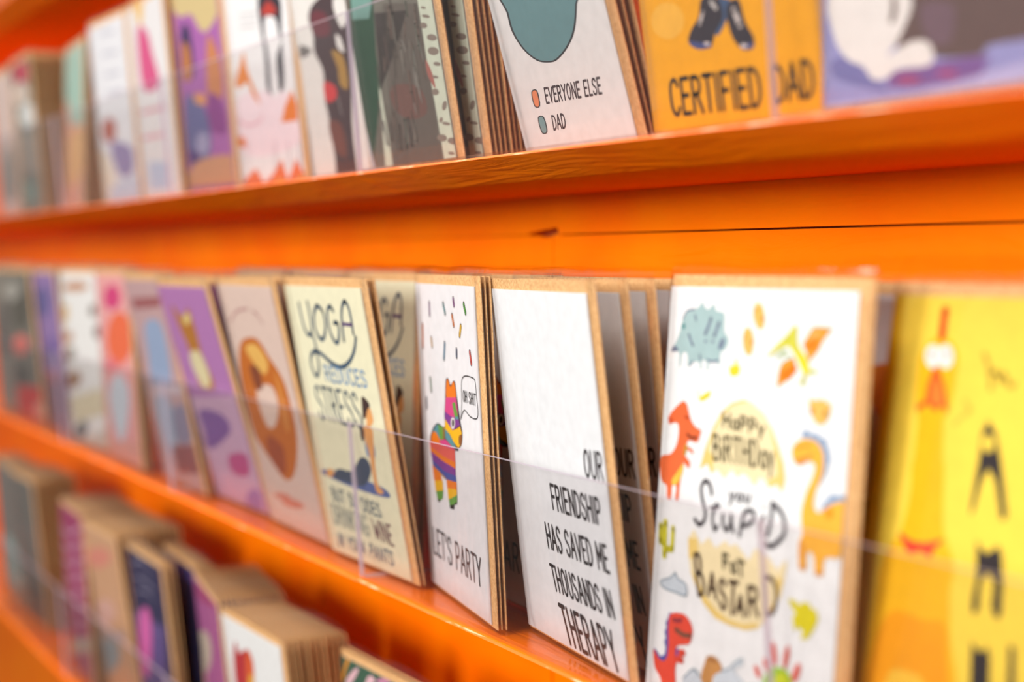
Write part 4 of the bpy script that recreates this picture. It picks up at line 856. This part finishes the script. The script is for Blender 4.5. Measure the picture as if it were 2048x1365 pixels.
  ('P',(225,190,140),[(19.8,115.9),(15.9,110.7),(9.2,107.1),(2.1,106.7),(-2.5,109.5),(-2.6,114.6),(1.6,119.9),(8.4,123.2),(15.2,123.5),(19.6,120.7)]),
  ('P',(110,85,75),[(103.1,120.5),(100.7,117.4),(95.5,115.2),(89.4,114.9),(84.8,116.4),(83.7,119.4),(86.3,122.5),(91.6,124.6),(97.6,124.9),(101.9,123.3)]),
  ('P',(115,85,80),[(115.8,103.1),(112.9,99.6),(106.4,97.1),(98.7,96.4),(92.8,97.9),(91.1,101),(94.2,104.5),(100.9,107),(108.5,107.6),(114.1,106.1)]),
  ('P',(190,140,110),[(27.7,95),(23.7,91.6),(15.1,89),(5.1,88.1),(-2.5,89.3),(-4.5,92.3),(-0,95.8),(8.8,98.4),(18.6,99.1),(25.8,97.9)]),
  ('P',(150,140,130),[(31,80.5),(26.7,76),(17.8,72.5),(7.6,71.3),(0.2,73.1),(-1.5,77.1),(3.3,81.7),(12.5,85.1),(22.4,86.1),(29.4,84.3)]),
  ('P',(165,120,85),[(43.2,58.8),(37.5,53.3),(25.1,48.5),(10.3,46.4),(-1,47.8),(-4,52.3),(2.6,58.1),(15.7,62.7),(30,64.5),(40.4,63)]),
  ('p',(228,216,184),[(-2.1,37.2),(102.4,53.6),(107.7,31.3),(8.3,14.1)]),
  ('P',(110,110,112),[(54.1,15),(48.7,9.5),(36.8,4.3),(22.3,1.3),(11.2,1.8),(8,5.7),(14.2,11.5),(26.8,16.7),(40.8,19.4),(51.1,18.7)]),
  ('p',(205,200,190),[(-4.1,-5.3),(119.8,21),(135.3,1.5),(17.2,-16)]),
]),
'r2d': ((244,170,168), [
  ('P',(222,60,125),[(83.9,134.1),(76.3,128.1),(60.7,124.1),(42.7,123.6),(29.1,126.9),(25.2,132.9),(33,139.1),(49.3,143.2),(67.6,143.5),(80.7,139.9)]),
  ('P',(247,112,66),[(111.4,102.1),(98.4,89.4),(74.2,80.7),(47.3,79.3),(27.4,85.8),(22.8,98.3),(36.1,111.9),(62.1,121),(89.9,121.8),(108.5,114.4)]),
  ('P',(240,120,130),[(57.5,78.8),(51.7,75.3),(38.7,72.6),(23.3,71.7),(11.3,73),(7.4,76.1),(13.4,79.7),(26.9,82.4),(42.4,83.3),(54,81.9)]),
  ('P',(214,222,232),[(55,71.9),(87.3,59.7),(69.1,27.9),(42.4,15),(22.5,29.9),(16.1,54.8)]),
  ('p',(230,165,152),[(-1.3,10.8),(99.8,20.4),(104.8,-1.7),(4.9,-4.8)]),
  ('P',(235,180,150),[(139.5,92.5),(132,81.3),(122.1,74.2),(113.6,73.7),(109.4,80.1),(111.4,91.1),(118.9,102.7),(129.1,110.2),(138,110.5),(141.9,103.6)]),
]),
'r2e': ((204,166,166), [
  ('p',(168,96,98),[(13.1,137.9),(98.9,140.7),(95.2,133.4),(15.2,129.3)]),
  ('P',(158,176,208),[(39.9,119.7),(86.3,120.4),(84.4,82.8),(63.2,71.2),(24.2,72.5),(27.9,95.7)]),
  ('p',(225,205,212),[(24.2,72.5),(113.4,78.2),(112.7,72.3),(21.9,63.7)]),
  ('P',(172,188,208),[(21.3,60.1),(64.5,64.2),(59.5,32.2),(25.4,22.1)]),
  ('p',(160,92,94),[(42.4,27.2),(110.2,35.6),(111.5,14.5),(44.5,6.7)]),
  ('P',(150,140,165),[(68.6,57.6),(112.5,61.9),(104.5,39.2),(64.9,32.8)]),
]),
'corgi': ((190,128,188), [
  ('p',(218,178,206),[(-4.3,71.7),(117.7,81.2),(107.1,21.1),(100.9,-2.5),(-4.4,-18.3)]),
  ('P',(192,124,48),[(23.1,139.1),(40.6,130.7),(58.8,137.7),(62.6,123.8),(61.1,106.2),(68.9,86.8),(56.3,80.9),(34,83.1),(35.2,104.9),(26.7,122.5)]),
  ('P',(236,222,175),[(33.2,104.8),(56.4,107.2),(62.9,89.3),(45.8,81.6),(31.3,92.6)]),
  ('P',(232,205,130),[(58,130.1),(54,127.5),(48.2,125.8),(42.8,125.6),(39.8,127),(40.6,129.5),(44.7,132.1),(50.5,133.7),(55.9,133.9),(58.7,132.5)]),
  ('P',(140,96,168),[(15.6,63.4),(65.4,64.7),(72.9,53),(12.2,34.5),(13.3,48.3)]),
  ('P',(202,88,146),[(52.8,34.1),(92.6,39.8),(87,25),(53.1,22)]),
  ('P',(170,130,190),[(98.4,6.5),(89.1,-1.1),(75.8,-7),(63.7,-8.8),(57.6,-5.7),(60,1.1),(69.8,8.8),(83.2,14.5),(94.8,16.1),(100.6,13)]),
]),
'donut': ((232,204,190), [
  ('S',(190,140,135),1.6,[(9.5,128.7),(29.6,135.8),(52.3,138)]),
  ('S',(190,140,135),1.6,[(61.5,136.7),(70.2,134.9),(76.4,130)]),
  ('P',(206,112,32),[(17.1,112.8),(34.4,119.1),(58.7,119.5),(74.4,109.4),(91.1,97.2),(94.8,80.1),(91.8,61.5),(74.6,40.8),(51.7,31.6),(26.1,42.7),(5.2,57),(2.8,80.1),(5.5,96.8)]),
  ('P',(242,188,96),[(30.1,113.4),(52.8,116.1),(68.7,106),(56.2,97.9),(37.9,105.3)]),
  ('P',(170,80,40),[(33.6,57.6),(60.1,52.9),(50.6,34.7),(27,43.9)]),
  ('P',(236,208,192),[(35.3,88),(64.9,91.7),(70.3,80.1),(54.8,66.2),(38.2,64),(30.5,76.9)]),
  ('P',(140,70,40),[(29.9,101.6),(48.1,100.6),(46.2,88.8),(31.7,87.7)]),
  ('P',(222,140,60),[(78.4,101.4),(86.1,85.6),(81.6,65.6),(72,69.9)]),
  ('P',(222,140,120),[(75.5,18.2),(69.1,16.2),(56.8,14.4),(43,13.7),(33.2,14.2),(31.3,15.8),(38.2,17.8),(50.9,19.6),(64.5,20.3),(73.8,19.7)]),
  ('P',(222,140,120),[(52.6,20),(47.5,18.4),(37.9,17.1),(27.2,16.5),(19.7,17),(18.4,18.2),(23.7,19.9),(33.6,21.2),(44.2,21.7),(51.3,21.3)]),
]),
'grey': ((122,116,110), [
  ('P',(158,196,190),[(-39.6,-59.3),(-69.2,-81.3),(-129.8,-104.9),(-201.4,-121.5),(-255.5,-123.5),(-267.5,-109.2),(-231.8,-84.7),(-165.3,-60.6),(-96.2,-46.3),(-49.6,-46.1)]),
  ('P',(60,80,76),[(-50.1,-68.7),(-62.5,-79.9),(-84.5,-90.2),(-108.2,-95.6),(-124.1,-93.9),(-125.9,-85.6),(-112.7,-74),(-90.1,-63.8),(-66.9,-58.8),(-51.8,-60.7)]),
  ('P',(95,90,86),[(119,25.4),(95.1,6.6),(46.9,-12),(-9.1,-23.5),(-50.8,-22.5),(-59.7,-9),(-31.7,11.5),(20.4,30.2),(74.6,40),(111.4,37.9)]),
  ('s',(160,150,150),2,[(-30.7,117.4),(-41.9,41.4)]),
  ('s',(80,76,78),4,[(35.1,121.6),(27.6,53.1)]),
]),
'plum': ((172,62,108), [
  ('S',(218,160,186),3.2,[(-8.2,127.2),(40.9,127.8),(97.4,141.2),(145.2,141.2)]),
  ('S',(218,160,186),3.2,[(-11.6,111.8),(37.8,112.9),(94.5,126.8),(142.5,127.2)]),
  ('S',(218,160,186),3.2,[(-15,96.3),(34.6,97.8),(91.6,112.3),(139.8,113.2)]),
  ('S',(218,160,186),3.2,[(-18.4,80.7),(31.4,82.7),(88.7,97.7),(137.1,99.1)]),
  ('S',(218,160,186),3.2,[(-21.8,65),(28.2,67.5),(85.7,83.1),(134.3,84.9)]),
  ('S',(218,160,186),3.2,[(-25.3,49.3),(24.9,52.2),(82.7,68.4),(131.6,70.6)]),
  ('S',(218,160,186),3.2,[(-28.8,33.4),(21.7,36.8),(79.8,53.6),(128.8,56.3)]),
  ('S',(218,160,186),3.2,[(-32.3,17.5),(18.4,21.3),(76.8,38.7),(126,41.9)]),
  ('p',(186,170,158),[(-41.2,12.5),(107.2,44.3),(122.3,34.6),(-36.5,-2.8)]),
  ('p',(160,90,120),[(-36.5,-2.8),(122.3,34.6),(118.4,0.3),(-40.6,-38.5)]),
]),
'peach': ((224,172,132), [
  ('P',(162,168,170),[(61.6,44.5),(45,30.5),(15.1,17.2),(-17.4,9.6),(-39.6,11.2),(-41.9,21.6),(-23.4,36.5),(7.9,49.7),(39.3,56.3),(59.4,54.3)]),
  ('P',(230,180,165),[(68.4,82.3),(56,72.4),(33.7,63.2),(9.5,58.2),(-7.1,59.6),(-9.1,67),(4.3,77.4),(27.5,86.6),(51.1,91.1),(66.5,89.4)]),
  ('p',(190,160,150),[(-27.2,50),(93.5,71.3),(95.8,64.6),(-34.5,38.8)]),
  ('P',(235,150,130),[(87.2,134.1),(75.4,126.9),(50.9,119.5),(22.5,114.6),(1.3,114.4),(-3.8,119),(9.4,126.7),(35.1,134.2),(63,138.7),(82.6,138.6)]),
]),
'navy': ((50,46,84), [
  ('p',(100,80,140),[(-12.5,99.7),(98,105.6),(78.1,49.8),(-76.2,11.8)]),
  ('S',(140,134,158),2.2,[(19,141),(49.1,147.8),(70.4,138.5)]),
  ('S',(140,134,158),2.2,[(20.9,131.3),(54.6,132.5),(79.1,130.5)]),
  ('S',(140,134,158),1.8,[(21.8,119.8),(57.3,124.8),(74,119.9)]),
  ('P',(228,106,180),[(36.7,109.4),(54.2,107.9),(50.8,87.6),(34.7,62.5),(16.5,48.2),(-31.4,42.1),(1.5,68.5),(14.8,95)]),
]),
'magenta': ((182,98,156), [
  ('P',(208,190,172),[(51.7,106.8),(33.2,92.9),(1.8,79.3),(-31.4,71.1),(-52.9,72.1),(-52.9,82.3),(-31.6,97.3),(1.5,110.8),(33,117.8),(51.6,116.1)]),
  ('P',(175,70,120),[(23.2,151.3),(116.9,163.7),(125.8,153.1),(23.1,139.3)]),
]),
'heart': ((245,244,242), [
  ('P',(192,52,58),[(21.3,138),(27.8,131.8),(35.2,134.3),(45.9,137.6),(53.1,131.7),(50.4,117.4),(40.1,100.2),(21.8,87.9),(12.5,100.2),(13.3,120.8)]),
  ('P',(228,98,48),[(42.6,135.9),(50.9,133.1),(49.6,117.1),(36.9,106.1),(35.4,118.2)]),
  ('P',(232,170,60),[(40.1,118.3),(50.5,122.6),(45.8,112.1),(38.4,110.3)]),
]),
'green': ((66,100,80), [
  ('S',(225,150,50),3,[(12.6,153.6),(3.6,143),(-0.8,136)]),
  ('P',(236,190,198),[(17.6,147.1),(25.1,149.6),(19,143.1),(6,133.3),(5.9,138.4)]),
  ('P',(236,190,198),[(36.6,147.1),(42.8,149.4),(46.2,146.9),(31.3,139.2)]),
  ('P',(210,140,170),[(67.8,152.2),(65.8,150.8),(60.9,149.1),(54.8,147.7),(50,147.2),(48.3,147.8),(50.3,149.2),(55.3,150.9),(61.4,152.3),(66.1,152.8)]),
]),
'lowleft': ((135,128,122), [
  ('P',(165,190,185),[(20,20),(100,20),(100,60),(30,70)]),
]),
'dinoback': ((70,48,36), [
  ('p',(244,243,245),[(0,128),(107,128),(107,152),(0,152)]),
  ('p',(205,190,190),[(0,80),(107,80),(107,128),(0,128)]),
  ('p',(90,60,30),[(0,60),(107,60),(107,82),(0,82)]),
  ('P',(242,140,50),[(20,127),(60,127),(58,110),(45,118),(30,108)]),
  ('P',(60,60,75),[(20,42),(60,42),(60,56),(20,56)]),
]),
'navyback': ((26,24,56), [
  ('p',(70,60,120),[(0,142),(107,142),(107,152),(0,152)]),
]),
'midleft': ((150,140,128), [
  ('P',(110,100,95),[(20,60),(90,70),(90,120),(30,110)]),
]),
'topleft': ((226,200,190), [
  ('P',(160,150,140),[(20,20),(90,20),(90,70),(30,60)]),
]),
}


# ------------------------------------------------------------------ one packet: folded card, kraft envelope, clear sleeve
ENV_W, ENV_H = .114, .1585
MESH = {}
def card_mesh(kind, w, h):
    key = ('card', kind)
    if key in MESH: return MESH[key]
    bgc, items = ART[kind]
    bm = bmesh.new(); ink = bm.loops.layers.float_color.new('ink')
    def paint(faces, c):
        c = lin(c)+(1,)
        for f in faces:
            for l in f.loops: l[ink] = c
    B = .0015
    # two leaves joined by a fold on the left
    f1 = add_box(bm, 0, w, 0, .0002, B, B+h); f2 = add_box(bm, .0004, w, .0003, .0005, B, B+h)
    f3 = add_box(bm, 0, .0005, .0002, .0003, B, B+h)
    paint(f1, bgc); paint(f2+f3, (246, 246, 244))
    wm, hm = w*1000, h*1000
    zo = -.00003
    for it in items:
        for poly in shapes(it, wm, hm):
            poly = clip([tuple(p) for p in poly], wm, hm)
            if len(poly) < 3: continue
            vs = [bm.verts.new((x/1000, zo, B+z/1000)) for x, z in poly]
            if it[0] not in 'Pp':
                tris = [(0, i, i+1) for i in range(1, len(poly)-1)]
            else:
                tris = tessellate_polygon([[Vector((x, z, 0)) for x, z in poly]])
            fs = []
            for t in tris:
                try: fs.append(bm.faces.new([vs[i] for i in t]))
                except ValueError: pass
            for f in fs:
                f.normal_update()
                if f.normal.y > 0: f.normal_flip()
            paint(fs, it[1])
        zo -= .0000032
    me = bpy.data.meshes.new('card'); bm.to_mesh(me); bm.free(); me.materials.append(M_PRINT)
    MESH[key] = me
    return me
def envelope_mesh(w, h):
    key = ('env', w, h)
    if key in MESH: return MESH[key]
    bm = bmesh.new()
    add_box(bm, 0, w, .0006, .0012, .0003, h, 0, .0002)
    # the glued flap on the back
    a = [bm.verts.new(p) for p in ((.001, .00122, h-.001), (w-.001, .00122, h-.001), (w*.62, .00128, h-.05), (w*.5, .0013, h-.056), (w*.38, .00128, h-.05))]
    bm.faces.new(a)
    me = bpy.data.meshes.new('envelope'); bm.to_mesh(me); bm.free(); me.materials.append(M_KRAFT)
    MESH[key] = me
    return me
def sleeve_mesh(w, h, flap):
    """clear bag: slack front film, back film, and a loose lip at the top that curls back"""
    key = ('film', w, h, flap)
    if key in MESH: return MESH[key]
    bm = bmesh.new()
    nx, nz, nf = 10, 14, 6; x0, x1, z0, z1 = -.0006, w+.0009, .0001, h+.0012
    def front(u, v):
        e = min(u, 1-u, v, 1-v)*8
        return -.0003-.00012*min(1, e)*(1+math.sin(9*u+4*v)*math.cos(5*v-2*u))
    A = [[bm.verts.new((x0+(x1-x0)*i/nx, front(i/nx, j/nz), z0+(z1-z0)*j/nz)) for i in range(nx+1)] for j in range(nz+1)]
    y, z = -.0003, z1
    for k in range(1, nf+1):
        be = R(8+52*k/nf); y += flap/nf*math.sin(be); z += flap/nf*math.cos(be)
        A.append([bm.verts.new((x0+(x1-x0)*i/nx, y+.0006*math.sin(7*i/nx+k)*k/nf*min(1, flap/.006), z+.0004*math.sin(11*i/nx))) for i in range(nx+1)])
    Bk = [[bm.verts.new((x0+(x1-x0)*i/nx, .0014, z0+(z1-z0)*j/nz)) for i in range(nx+1)] for j in (0, nz)]
    for j in range(len(A)-1):
        for i in range(nx):
            f = bm.faces.new((A[j][i], A[j][i+1], A[j+1][i+1], A[j+1][i])); f.smooth = True
    for i in range(nx):
        bm.faces.new((Bk[0][i], Bk[1][i], Bk[1][i+1], Bk[0][i+1]))
        bm.faces.new((A[0][i], Bk[0][i], Bk[0][i+1], A[0][i+1]))
    for s in (0, nx):
        bm.faces.new([A[j][s] for j in range(nz+1)]+[Bk[1][s], Bk[0][s]])
    me = bpy.data.meshes.new('sleeve'); bm.to_mesh(me); bm.free(); me.materials.append(M_FILM)
    MESH[key] = me
    return me
def packet(kind, X, Y, z, yaw, lean, w, h, label, group=None, flap=.004, margin=.0075):
    root = empty('greeting_card', (X, Y, z+.0019), (-R(lean), 0, -R(yaw)))
    tag(root, label, 'greeting card', group)
    ew, eh = w+margin, h+.0060
    link('card', card_mesh(kind, w, h), [], root)
    link('envelope', envelope_mesh(ew, eh), [], root)
    link('sleeve', sleeve_mesh(ew, eh, flap), [], root)
    return root
def copy_packet(src, X, Y, z, yaw, lean, label, group):
    r = src.copy(); COL.objects.link(r)
    r.location = (X, Y, z+.0019); r.rotation_euler = (-R(lean), 0, -R(yaw))
    tag(r, label, None, group)
    for c in list(src.children):
        k = c.copy(); COL.objects.link(k); k.parent = r
    return r

# kind: (label, short name, packets right behind it, lean gained per packet, [(packets against the back, y, lean, dx)])
STACK = {
'dino': ('white birthday card with cartoon dinosaurs and a cracked egg, front of the middle row', 'dinosaur birthday card', 0, .5, []),
'ther1': ('white card with black friendship and therapy lettering, frontmost of its fan', 'friendship therapy card', 0, 0, []),
'ther2': ('second card of the friendship therapy fan, showing a strip of UR and HIP', None, 0, 0, []),
'ther3': ('third card of the friendship therapy fan, a narrow white strip', None, 0, 0, []),
'ther4': ('fourth card of the friendship therapy fan, beside the dinosaur card', None, 0, 0, []),
'yoga': ('cream yoga card with a stretching woman, leaning over the tray joint', 'leaning yoga card', 1, .6, []),
'yoga2': ('second cream yoga card behind the leaning one, half hidden, reading GA', None, 1, .8, []),
'pin': ('white card with a rainbow donkey pinata and LET\'S PARTY lettering, in front', 'LET\'S PARTY pinata card', 2, .1, []),
'pin2': ('shaded pinata card leaning back between the party card and the therapy card', None, 1, 1, []),
'donut': ('pale pink card with a brown ring doughnut beside the yoga card', 'doughnut card', 3, 1.2, [(2, .06, 3, .012)]),
'corgi': ('purple card with a brown and white corgi, left of the doughnut card', 'corgi card', 2, 2.0, [(2, .06, 3, .012)]),
'r2e': ('mauve blurred card with a blue drop shape, left of the corgi card', 'mauve card', 1, 2.0, [(2, .06, 3, .010)]),
'r2d': ('pink blurred card with orange and magenta blots in the middle row', 'pink blotted card', 2, .5, []),
'r2c': ('white blurred card with small brown motifs in the middle row', 'white motif card', 2, .5, []),
'r2b': ('narrow purple blurred card near the left end of the middle row', 'purple card in the middle row', 2, .5, []),
'r2a': ('dark grey and red blurred card at the left end of the middle row', 'dark grey and red card', 2, .5, []),
'dinoback': ('white-topped dark card peeping out between the dinosaur and rubber chicken cards', None, 0, 0, []),
'navyback': ('very dark navy card behind the navy card with the pink figure', 'very dark navy card', 3, .3, []),
'midleft': ('brown-grey blurred card cut off at the left edge, middle row', 'cut off brown-grey card', 2, .5, []),
'lowleft': ('grey blurred card cut off at the left edge, lowest row', 'cut off grey card', 6, .5, []),
'topleft': ('pale pink blurred card cut off at the left edge, upper row', 'cut off pale pink card', 2, .5, []),
'chick': ('yellow card with a screaming rubber chicken at the right edge', 'rubber chicken card', 0, .2, []),
'cat': ('lilac card with a white furry leg and tail at the top right', 'lilac card', 2, .3, []),
'cert': ('orange-yellow card reading CERTIFIED DAD with dark shoes', 'CERTIFIED DAD card', 1, .2, []),
'every': ('white pie-chart card reading EVERYONE ELSE and DAD', 'pie chart card', 2, 1.0, []),
'birch1': ('forest card with a spotted birch trunk strip, behind the upper tray joint', None, 0, 0, []),
'birch2': ('second forest card, its birch strip beside the thick kraft stack', 'forest card', 9, .28, []),
'fig': ('cream card with a dark standing figure in the upper row', 'dark figure card', 2, .5, []),
'hell': ('white card with orange flames and a pale slim figure in the upper row', 'flame card', 1, .5, []),
'purp': ('purple card with a beige bubble and dim figures in the upper row', 'purple figure card', 2, .5, []),
'pink': ('white blurred card with a pink dress shape in the upper row', 'pink dress card', 3, .6, []),
'white': ('white blurred card with faint grey lines, left of the pink dress card', 'grey-lined white card', 2, .6, []),
'mint': ('mint and peach blurred card near the left end of the upper row', 'mint card', 6, .6, []),
'red': ('dark green blurred card with a red hat shape at the upper left', 'red hat card', 12, .5, []),
'navy': ('navy blurred card with a pink figure in the lowest row', 'navy card', 2, .3, []),
'magenta': ('magenta blurred card with a beige oval, left of the heart card', 'magenta card', 12, .3, []),
'heart': ('white card with a red and orange heart, front of a thick kraft stack', 'heart card', 11, .15, []),
'green': ('dark green flowered card at the bottom edge, right of the heart stack', 'green flowered card', 1, .5, []),
'plum': ('plum blurred card with pale zigzag lines in the lowest row', 'plum card', 12, .5, []),
'peach': ('peach blurred card with a grey oval in the lowest row', 'peach card', 12, .6, []),
'grey': ('dark grey blurred card with a teal blob at the bottom left', 'dark grey card', 10, .5, []),
}
STEPS = {'pin': .0020, 'heart': .0031, 'birch2': .0027, 'yoga': .0026}
FLAP = {'chick': .011, 'dinoback': .009}
ROOTS = {}
for kind, (label, short, n, dl, back) in STACK.items():
    row, X, Y, yaw, lean, w, h = POSE[kind]
    dy = {'pin': .003, 'yoga2': .004, 'pin2': .005}.get(kind, .0015)
    Y += dy; X -= 1.8*dy
    X += {'chick': -.003, 'dinoback': .003}.get(kind, 0)
    z = ROWS[row]
    art = {'ther2': 'ther1', 'ther3': 'ther1', 'ther4': 'ther1', 'yoga2': 'yoga', 'pin2': 'pin', 'birch2': 'birch1'}.get(kind, kind)
    root = packet(art, X, Y, z, yaw, lean, w, h, label, None, FLAP.get(kind, .004), .0025 if kind == 'cert' else .0075); STEP = STEPS.get(kind, .0028); ROOTS[kind] = root
    a = R(yaw)
    lab = 'kraft-edged card packet stacked right behind the %s' % (short or {'yoga2': 'half hidden yoga card', 'pin2': 'shaded pinata card'}.get(kind, kind))
    grp = 'packets stacked behind the %s' % (short or {'yoga2': 'half hidden yoga card', 'pin2': 'shaded pinata card'}.get(kind, kind))
    rnd = random.Random(kind)
    for k in range(1, n+1):
        d = STEP*k
        copy_packet(root, X+d*math.sin(a)+rnd.uniform(-.0006, .0006), Y+d*math.cos(a), z, yaw, lean+dl*k, lab, grp)
    for m, y, ln, dx in back:
        for k in range(m):
            copy_packet(root, X+dx, y+STEP*k, z, 1, ln+.3*k, 'kraft-edged card packet leaning back behind the %s' % short, 'packets leaning back behind the %s' % short)


TRAYS = [
(2, -3, 'clear acrylic tray standing on the topmost shelf, just seen at the top left corner'),
(1, -3, 'clear acrylic tray of the upper row at the left edge, before the red hat card'),
(1, -2, 'clear acrylic tray of the upper row in front of the pink dress card'),
(1, -1, 'clear acrylic tray of the upper row in front of the flame and dark figure cards'),
(1, 0, 'clear acrylic tray of the upper row in front of the pie chart card'),
(1, 1, 'clear acrylic tray of the upper row at the right edge, before the lilac card'),
(0, -3, 'clear acrylic tray of the middle row at the left edge, most out of focus'),
(0, -2, 'clear acrylic tray of the middle row in front of the pink blotted card'),
(0, -1, 'clear acrylic tray of the middle row in front of the corgi and doughnut cards'),
(0, 0, 'clear acrylic tray of the middle row in front of the pinata and therapy cards'),
(0, 1, 'clear acrylic tray of the middle row at the right edge, before the rubber chicken card'),
(-1, -3, 'clear acrylic tray of the lowest row at the left edge, before the dark grey card'),
(-1, -2, 'clear acrylic tray of the lowest row in front of the plum and navy cards'),
(-1, -1, 'clear acrylic tray of the lowest row in front of the heart card'),
]
for row, k, label in TRAYS: make_tray(row, k, label)
